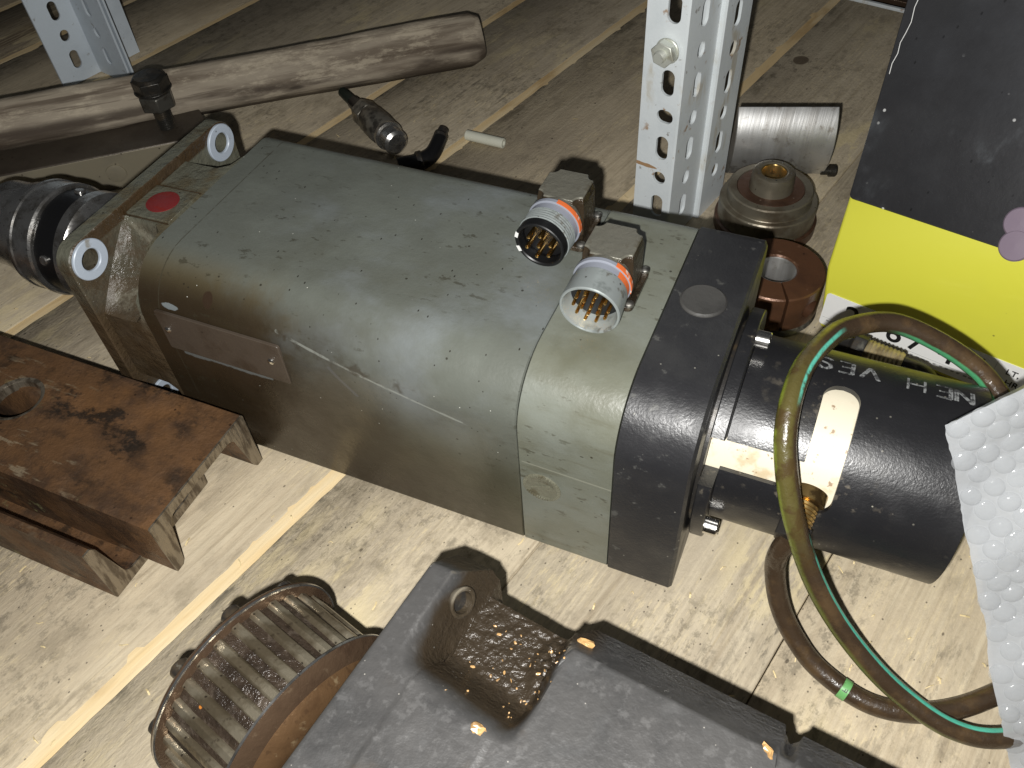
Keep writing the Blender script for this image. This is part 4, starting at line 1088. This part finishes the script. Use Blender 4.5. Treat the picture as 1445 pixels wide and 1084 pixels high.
bm = bmesh.new(); tube(bm, catmull([(-.016, .296, .008), (-.004, .306, .0085), (.004, .320, .010), (.0045, .338, .016)], 8), lambda t: .0085 - .002 * t, 16); part('elbow', bm, M_BLACK, er, ang=60)
bm = bmesh.new(); lathe(bm, [(0, .0088), (.004, .0090), (.005, .0078)], frame((-.004, .307, .0085), (.75, .65, 0)), 24); part('collar', bm, M_DARK, er)
bm = bmesh.new(); lathe(bm, [(0, .0060), (.008, .0064), (.010, .0048), (.014, .0046)], frame((.0042, .333, .0142), (.0, .8, .35)), 20); part('nozzle', bm, M_DARK, er)
# threaded brass fitting on a dark hose, between the tube and the box
b0_ = Vector((.3850, .1745, .0420)); b1_ = Vector((.4022, .1708, .0420)); bd_ = (b1_ - b0_).normalized()
bf = empty('brass_fitting', (.390, .169, 0), 0, 'threaded brass fitting on a short dark hose behind the black slotted tube', 'fitting')
bm = bmesh.new(); lathe(bm, [(-.006, .0066), (-.004, .0076)] + [(-.004 + .0012 * k, .0076 if k % 2 else .0068) for k in range(16)] + [(.016, .0066)], frame(b0_, bd_), 28); part('thread', bm, M_BRASSP, bf)
bm = bmesh.new(); tube(bm, catmull([b0_ + bd_ * .016, b0_ + bd_ * .030 + Vector((0, 0, -.001)), (.425, .164, .030), (.445, .158, .014), (.475, .160, .0062)], 8), .0056, 14); part('hose', bm, M_DARK, bf, ang=60)
bm = bmesh.new(); prism(bm, ngon(6, .0086), frame(b0_ - bd_ * .006, -bd_), 0, .008); part('hex_nut', bm, M_DARK, bf, bev=.0006)
bm = bmesh.new(); tube(bm, catmull([b0_ - bd_ * .013, b0_ - bd_ * .03 + Vector((0, .004, -.016)), (.336, .178, .012), (.322, .182, .0062)], 6), .0050, 14); part('hose', bm, M_DARK, bf, ang=60)
# white plastic pin
bm = bmesh.new(); w0 = Vector((.0158, .3655, .0047)); w1 = Vector((.0535, .3635, .0047)); Mf = frame(w0, w1 - w0)
L_ = (w1 - w0).length
ringlathe(bm, [(0, .0026), (0, .0042), (.0005, .0046), (L_ - .0005, .0046), (L_, .0042), (L_, .0026)], Mf, 28)
bmesh.ops.translate(bm, verts=bm.verts[:], vec=(0, 0, 0)); o = part('plastic_sleeve', bm, M_SLEEVE); tag(o, 'short white plastic sleeve lying on the planks behind the motor', 'sleeve')
# half-round turned steel block lying on its curved side
cyd = Vector((.0715, .0235, 0)).normalized(); cyp = Vector((-cyd.y, cyd.x, 0))
rcy = .042
cc = Vector((.2880, .3892, 0)) + cyp * rcy * math.cos(R(46)); cz = rcy * math.sin(R(70)) + .0004
cy = empty('half_round_block', cc, 0, 'bright turned half-round steel block lying behind the stepped pulley', 'steel block')
arc = [(-rcy * math.cos(R(a)), cz + rcy * math.sin(R(a))) for a in [46 - 2.9 * k for k in range(41)]]
bm = bmesh.new()
loft(bm, [[cc + cyd * h + cyp * p + Vector((0, 0, z)) for p, z in arc] for h in (-.040, .0365)])
part('curved_face', bm, M_TURNED, cy, bev=.0008)
bm = bmesh.new(); lathe(bm, [(-.002, .0034), (.004, .0034), (.004, .0048), (.009, .0048), (.010, .004), (.010, 0)], frame(cc + cyd * .0365 - cyp * .030 + Vector((0, 0, .0125)), cyd), 20); part('bolt', bm, M_BOLT, cy)
# stepped pulley
sp = Vector((.2905, .3335, 0)); Mf = frame(sp, (0, 0, 1))
spr = empty('stepped_pulley', sp, 0, 'dull stepped iron pulley with a bushed hub lying flat beside the slotted upright', 'pulley')
bm = bmesh.new(); lathe(bm, [(.0003, .0375), (.0003, .0388), (.008, .0388), (.009, .037)], Mf, 80); part('bottom_rim', bm, M_RUSTRED, spr)
bm = bmesh.new(); lathe(bm, [(.009, .036), (.0095, .0368), (.0235, .0368), (.0245, .0360), (.0245, .0322), (.025, .0318), (.0335, .0318), (.0345, .0308), (.0345, .0255), (.0335, .025), (.0335, .02)], Mf, 80, (True, True)); part('steps', bm, M_PULLEY, spr)
bm = bmesh.new(); lathe(bm, [(.0333, .0252), (.0343, .0248), (.0343, .010)], Mf, 64); part('rust_ring', bm, M_RUSTRED, spr)
bm = bmesh.new(); ringlathe(bm, [(.034, .0098), (.034, .0166), (.0455, .0158), (.048, .0150), (.0486, .0140), (.0486, .0106), (.048, .0098)], Mf, 56); hub = part('hub', bm, M_PULLEY, spr)
bm = bmesh.new(); ringlathe(bm, [(.034, .0080), (.034, .0100), (.0480, .0100), (.0480, .0088), (.047, .0082)], Mf, 48); part('bushing', bm, M_BRASS, spr)
bm = bmesh.new(); lathe(bm, [(.0345, .0090), (.0347, 0)], Mf, 32, (False, True)); part('bore_floor', bm, M_DARK, spr)
for k in range(10):
    a = 2 * PI * k / 10; bm = bmesh.new(); lathe(bm, [(0, .0007), (.0003, .0006), (.0004, 0)], frame(sp + Vector((.0125 * math.cos(a), .0125 * math.sin(a), .0486)), (0, 0, 1)), 8); part('punch_mark', bm, M_CHROME, hub)
# brown split collar
cl = Vector((.3135, .2415, 0)); Mf = frame(cl, (0, 0, 1)); RC = .0328; RB = .0135; HC = .0350
clr = empty('clamp_collar', cl, 0, 'brown split clamp collar lying flat between the black end cap and the yellow box', 'collar')
bm = bmesh.new()
g = math.atan2(-.95, .42)   # direction of the slit
secs = []
ns = 90
for i in range(ns + 1):
    a = g + .030 + (2 * PI - .060) * i / ns
    secs.append([Mf @ Vector((r * math.cos(a), r * math.sin(a), h)) for h, r in ((.006, RB), (.006, RC - .0008), (.0068, RC), (HC - .001, RC), (HC, RC - .001), (HC, RB + .001), (HC - .001, RB))])
loft(bm, secs); co = part('split_ring', bm, M_COLLAR, clr, ang=30)
cb = bmesh.new(); d = Vector((math.cos(g + .62), math.sin(g + .62), 0)); lathe(cb, [(.024, .0068), (.05, .0068)], frame(cl + Vector((0, 0, .020)), d), 24); cut(co, cb)
bm = bmesh.new(); ringlathe(bm, [(.006, RB - .0010), (.006, RB + .0001), (HC - .0012, RB + .0001), (HC - .0012, RB - .0006), (HC - .002, RB - .0010)], Mf, 56); part('bore_sleeve', bm, M_TURNED, clr)
bm = bmesh.new(); lathe(bm, [(.021, .0060), (.0255, .0060), (.026, .005)], frame(cl + Vector((0, 0, .020)), d), 20); part('clamp_screw', bm, M_STEEL, clr)
bm = bmesh.new(); ringlathe(bm, [(.0003, .015), (.0003, RC - .001), (.0018, RC + .0004), (.0032, RC - .0012), (.0046, RC + .0002), (.0058, RC - .001), (.0058, .015)], Mf, 72); part('base_ring', bm, M_GLANDB, clr)

# ------------------------------------------------------------------ yellow and black box
bx_ = empty('yellow_box', (.40, .26, 0), R(-13.5), 'yellow and black sheet metal box with a white number label, right rear', 'box')
k1 = Vector((.3447, .2335, .0515)); k2 = Vector((.4886, .1990, .1231)); n2 = Vector((-.42219421, -.77078562, .47711792))
ed = (k2 - k1).normalized()
kr = k1 + ed * .22                       # right end of the crease, out of frame
TL = Vector((.3462, .3223, .1963)); BL = Vector((.3457, .2578, .0916)); BR = Vector((.4612, .2053, .1090))
upL = (TL - BL).normalized()
bed = (BR - BL).normalized(); BR2 = BL + bed * .19
TLt = BL + upL * .20; TR = BR2 + upL * .20
base_l = Vector((.351, .232, .0004)); base_r = base_l + Vector((math.cos(R(-13.5)), math.sin(R(-13.5)), 0)) * .21
back = Vector((math.sin(R(13.5)), math.cos(R(13.5)), 0)) * .20
def solid(bm, front):
    """front polygon with depth behind it"""
    f = [bm.verts.new(p) for p in front]; b = [bm.verts.new(p + back) for p in front]
    bm.faces.new(f); bm.faces.new(b[::-1])
    n = len(f)
    for i in range(n): j = (i + 1) % n; bm.faces.new((f[i], b[i], b[j], f[j]))
up_off = n2 * -.0
bm = bmesh.new()
f_lo = [base_l, base_r, kr, k1]
f_up = [k1, kr, BR2, BL]
va = [bm.verts.new(p) for p in (base_l, base_r, kr, BR2, BL, k1)]; vb = [bm.verts.new(p + back) for p in (base_l, base_r, kr, BR2, BL, k1)]
bm.faces.new((va[0], va[1], va[2], va[5])); bm.faces.new((va[5], va[2], va[3], va[4])); bm.faces.new(vb[::-1])
for i in range(6): j = (i + 1) % 6; bm.faces.new((va[i], vb[i], vb[j], va[j]))
yb = part('yellow_shell', bm, M_YELLOW, bx_, bev=.002, seg=4, ang=60)
bm = bmesh.new()
prm = [(.0, .0), (.19, 0), (.19, .20), (0, .20)]
Mb = Matrix((bed, upL, n2)).transposed().to_4x4(); Mb.translation = BL
rr_ = [(max(0.0, x), y) for x, y in rrect(0, -.0014, .19, .20, .003, 5)]
loft(bm, [[Mb @ Vector((x, y, 0)) + back for x, y in rr_], [Mb @ Vector((x, y, .0003)) for x, y in rr_], [Mb @ Vector((x + .0006 * (1 if x < .1 else -1), y + .0006 * (1 if y < .1 else -1), .0009)) for x, y in rr_]])
bb = part('black_panel', bm, M_BOXBLACK, bx_, ang=40)
# crack in the black skin
bm = bmesh.new()
ck = [(.0062, .130), (.0068, .118), (.0058, .112), (.0064, .104), (.0052, .098), (.0036, .092), (.0040, .086), (.0024, .080), (.0026, .074)]
for (x0, y0), (x1, y1) in zip(ck, ck[1:]):
    w = .00022
    vs = [bm.verts.new(Mb @ Vector((x, y, .00105))) for x, y in ((x0 - w, y0), (x0 + w, y0), (x1 + w, y1), (x1 - w, y1))]; bm.faces.new(vs)
part('crack', bm, M_WHITEP, bb, smooth=False)
for c in (Vector((.4384, .2171, .1079)), Vector((.4369, .2242, .1181))):
    bm = bmesh.new(); lathe(bm, [(0, .0088), (.0022, .0088), (.0030, .0080), (.0032, 0)], frame(c + n2 * (.0008 if c.z < .11 else .0004), n2), 40); part('round_cap', bm, M_PURPLE, bx_)
# label
fx = Vector((math.cos(R(-13.5)), math.sin(R(-13.5)), 0)); fn = Vector((-math.sin(R(13.5)), -math.cos(R(13.5)), 0))
ML = Matrix((fx, Vector((0, 0, 1)), fn)).transposed().to_4x4(); ML.translation = Vector((.351, .232, 0)) + fn * .0006
bm = bmesh.new(); prism(bm, rrect(-.0010, .0045, .150, .0322, .0022, 5), ML, -.0003, .0003)
lab = part('label', bm, M_LABEL, bx_)
def letters(txt, x, z, size, m, name, parent, squeeze=1.0):
    cu = bpy.data.curves.new('t', 'FONT'); cu.body = txt; cu.size = size; cu.extrude = .00008; cu.offset = size * .012
    o = bpy.data.objects.new('t', cu); COL.objects.link(o); bpy.context.view_layer.update()
    me = bpy.data.meshes.new_from_object(o.evaluated_get(bpy.context.evaluated_depsgraph_get()))
    bpy.data.objects.remove(o)
    me.transform(ML @ Matrix.Translation((x, z, .00042)) @ Matrix.Diagonal((squeeze, 1, 1, 1)))
    me.transform(MW[parent.name].inverted()); me.materials.clear(); me.materials.append(m)
    p = bpy.data.objects.new(name, me); COL.objects.link(p); p.parent = parent; MW[p.name] = MW[parent.name]
for ch, x in (('2', .0130), ('6', .0420), ('7', .0560), ('4', .0760), ('4', .0930)):
    letters(ch, x, .0135, .0215, M_INK, 'number_print', lab)
letters('LT,', .1150, .0235, .0062, M_INK, 'small_print', lab); letters('HR', .1170, .0150, .0062, M_INK, 'small_print', lab)
bm = bmesh.new()
for x0, x1, z0, z1 in ((.0, .108, .0112, .0114), (.014, .0142, .006, .0112), (.042, .0422, .006, .0112), (.1085, .1087, .0055, .031)):
    vs = [bm.verts.new(ML @ Vector((x, z, .0004))) for x, z in ((x0, z0), (x1, z0), (x1, z1), (x0, z1))]; bm.faces.new(vs)
for k in range(26):
    x = .003 + k * .0038 + random.uniform(0, .001); vs = [bm.verts.new(ML @ Vector((a_, b_, .0004))) for a_, b_ in ((x, .0085), (x + random.uniform(.001, .0026), .0085), (x + .0022, .0097), (x, .0097))]; bm.faces.new(vs)
part('ruled_lines', bm, M_INKG, lab, smooth=False)

# ------------------------------------------------------------------ bubble wrap bundle
bw = empty('bubble_wrap', (.50, .03, 0), 0, 'bundle of clear white bubble wrap at the right edge', 'bubble wrap')
EDG = catmull([(.4052, .0395, .1400), (.4205, .0325, .1100), (.4360, .0160, .0830), (.4500, .0025, .0590), (.4670, -.0160, .0280), (.4835, -.0320, .0005)], 10)
nt = len(EDG)
dirv = Vector((.66, .66, .36)).normalized(); nrm = Vector((-.10, -.70, .70)).normalized()
def film(t, s):
    f = t * (nt - 1); i = min(int(f), nt - 2); e = EDG[i].lerp(EDG[i + 1], f - i)
    d = Vector((.72, .66, .30 * (1 - t) + .02)).normalized()
    k = s * .15
    bul = .020 * math.sin(min(1, s * 1.7) * PI * .62) + .0015 * math.sin(t * 17 + s * 9)
    p = e + d * k + nrm * bul
    p += Vector((.0012 * mnoise.noise(Vector((t * 9, s * 9, 1))), 0, .0014 * mnoise.noise(Vector((t * 11, s * 8, 4)))))
    return p
NS, NT = 40, 70
bm = bmesh.new(); g = []
for i in range(NT + 1):
    t = i / NT; row = []
    for j in range(NS + 1):
        s = j / NS; p = film(t, s)
        if j == 0: p += Vector((.0006 * mnoise.noise(Vector((t * 60, 0, 0))), .0005, 0))
        if i == 0: p += Vector((0, .0008 * mnoise.noise(Vector((s * 40, 3, 0))), .0012 * mnoise.noise(Vector((s * 50, 0, 0)))))
        row.append(bm.verts.new((p.x, p.y, max(.0004, p.z))))
    # back layer
    for j in range(NS + 1):
        s = 1 - j / NS; p = film(t, s) - nrm * (.0012 + .030 * min(1, s * 2.2) ** .7) + Vector((.001, .001, 0))
        row.append(bm.verts.new((p.x, p.y, max(.0004, p.z))))
    g.append(row)
for i in range(NT):
    n = len(g[0])
    for j in range(n): k = (j + 1) % n; bm.faces.new((g[i][j], g[i][k], g[i + 1][k], g[i + 1][j]))
bm.faces.new(g[0]); bm.faces.new(g[-1][::-1])
part('film', bm, M_FILM, bw, ang=70)
first = None
rb = .0050
rows_ = 20
for i in range(rows_):
    for j in range(11):
        t = (i + .6) / rows_; s = (.0052 + (j + (.5 if i % 2 else 0)) * .0106) / .15
        if s > .85: continue
        p = film(t, s); du_ = film(t, s + .02) - p; dv_ = film(min(1, t + .02), s) - p
        nn = du_.cross(dv_); nn.normalize()
        if nn.dot(nrm) < 0: nn = -nn
        if p.z < .003: continue
        T = frame(p, nn, du_) @ Matrix.Diagonal((random.uniform(.82, 1.05), random.uniform(.82, 1.05), random.uniform(.45, 1.25), 1))
        Rm = MW[bw.name]
        if first is None:
            bm = bmesh.new(); lathe(bm, [(-.0006, rb * 1.10), (-.0001, rb * 1.03), (.0005, rb * .94), (.0010, rb * .78), (.0015, rb * .52), (.0017, rb * .26), (.0018, 0)], Rm, 20)
            first = part('bubble', bm, M_BUB, bw, ang=70); first.matrix_local = Rm.inverted() @ T
        else:
            share(first, Rm.inverted() @ T, bw)

bpy.context.view_layer.update()
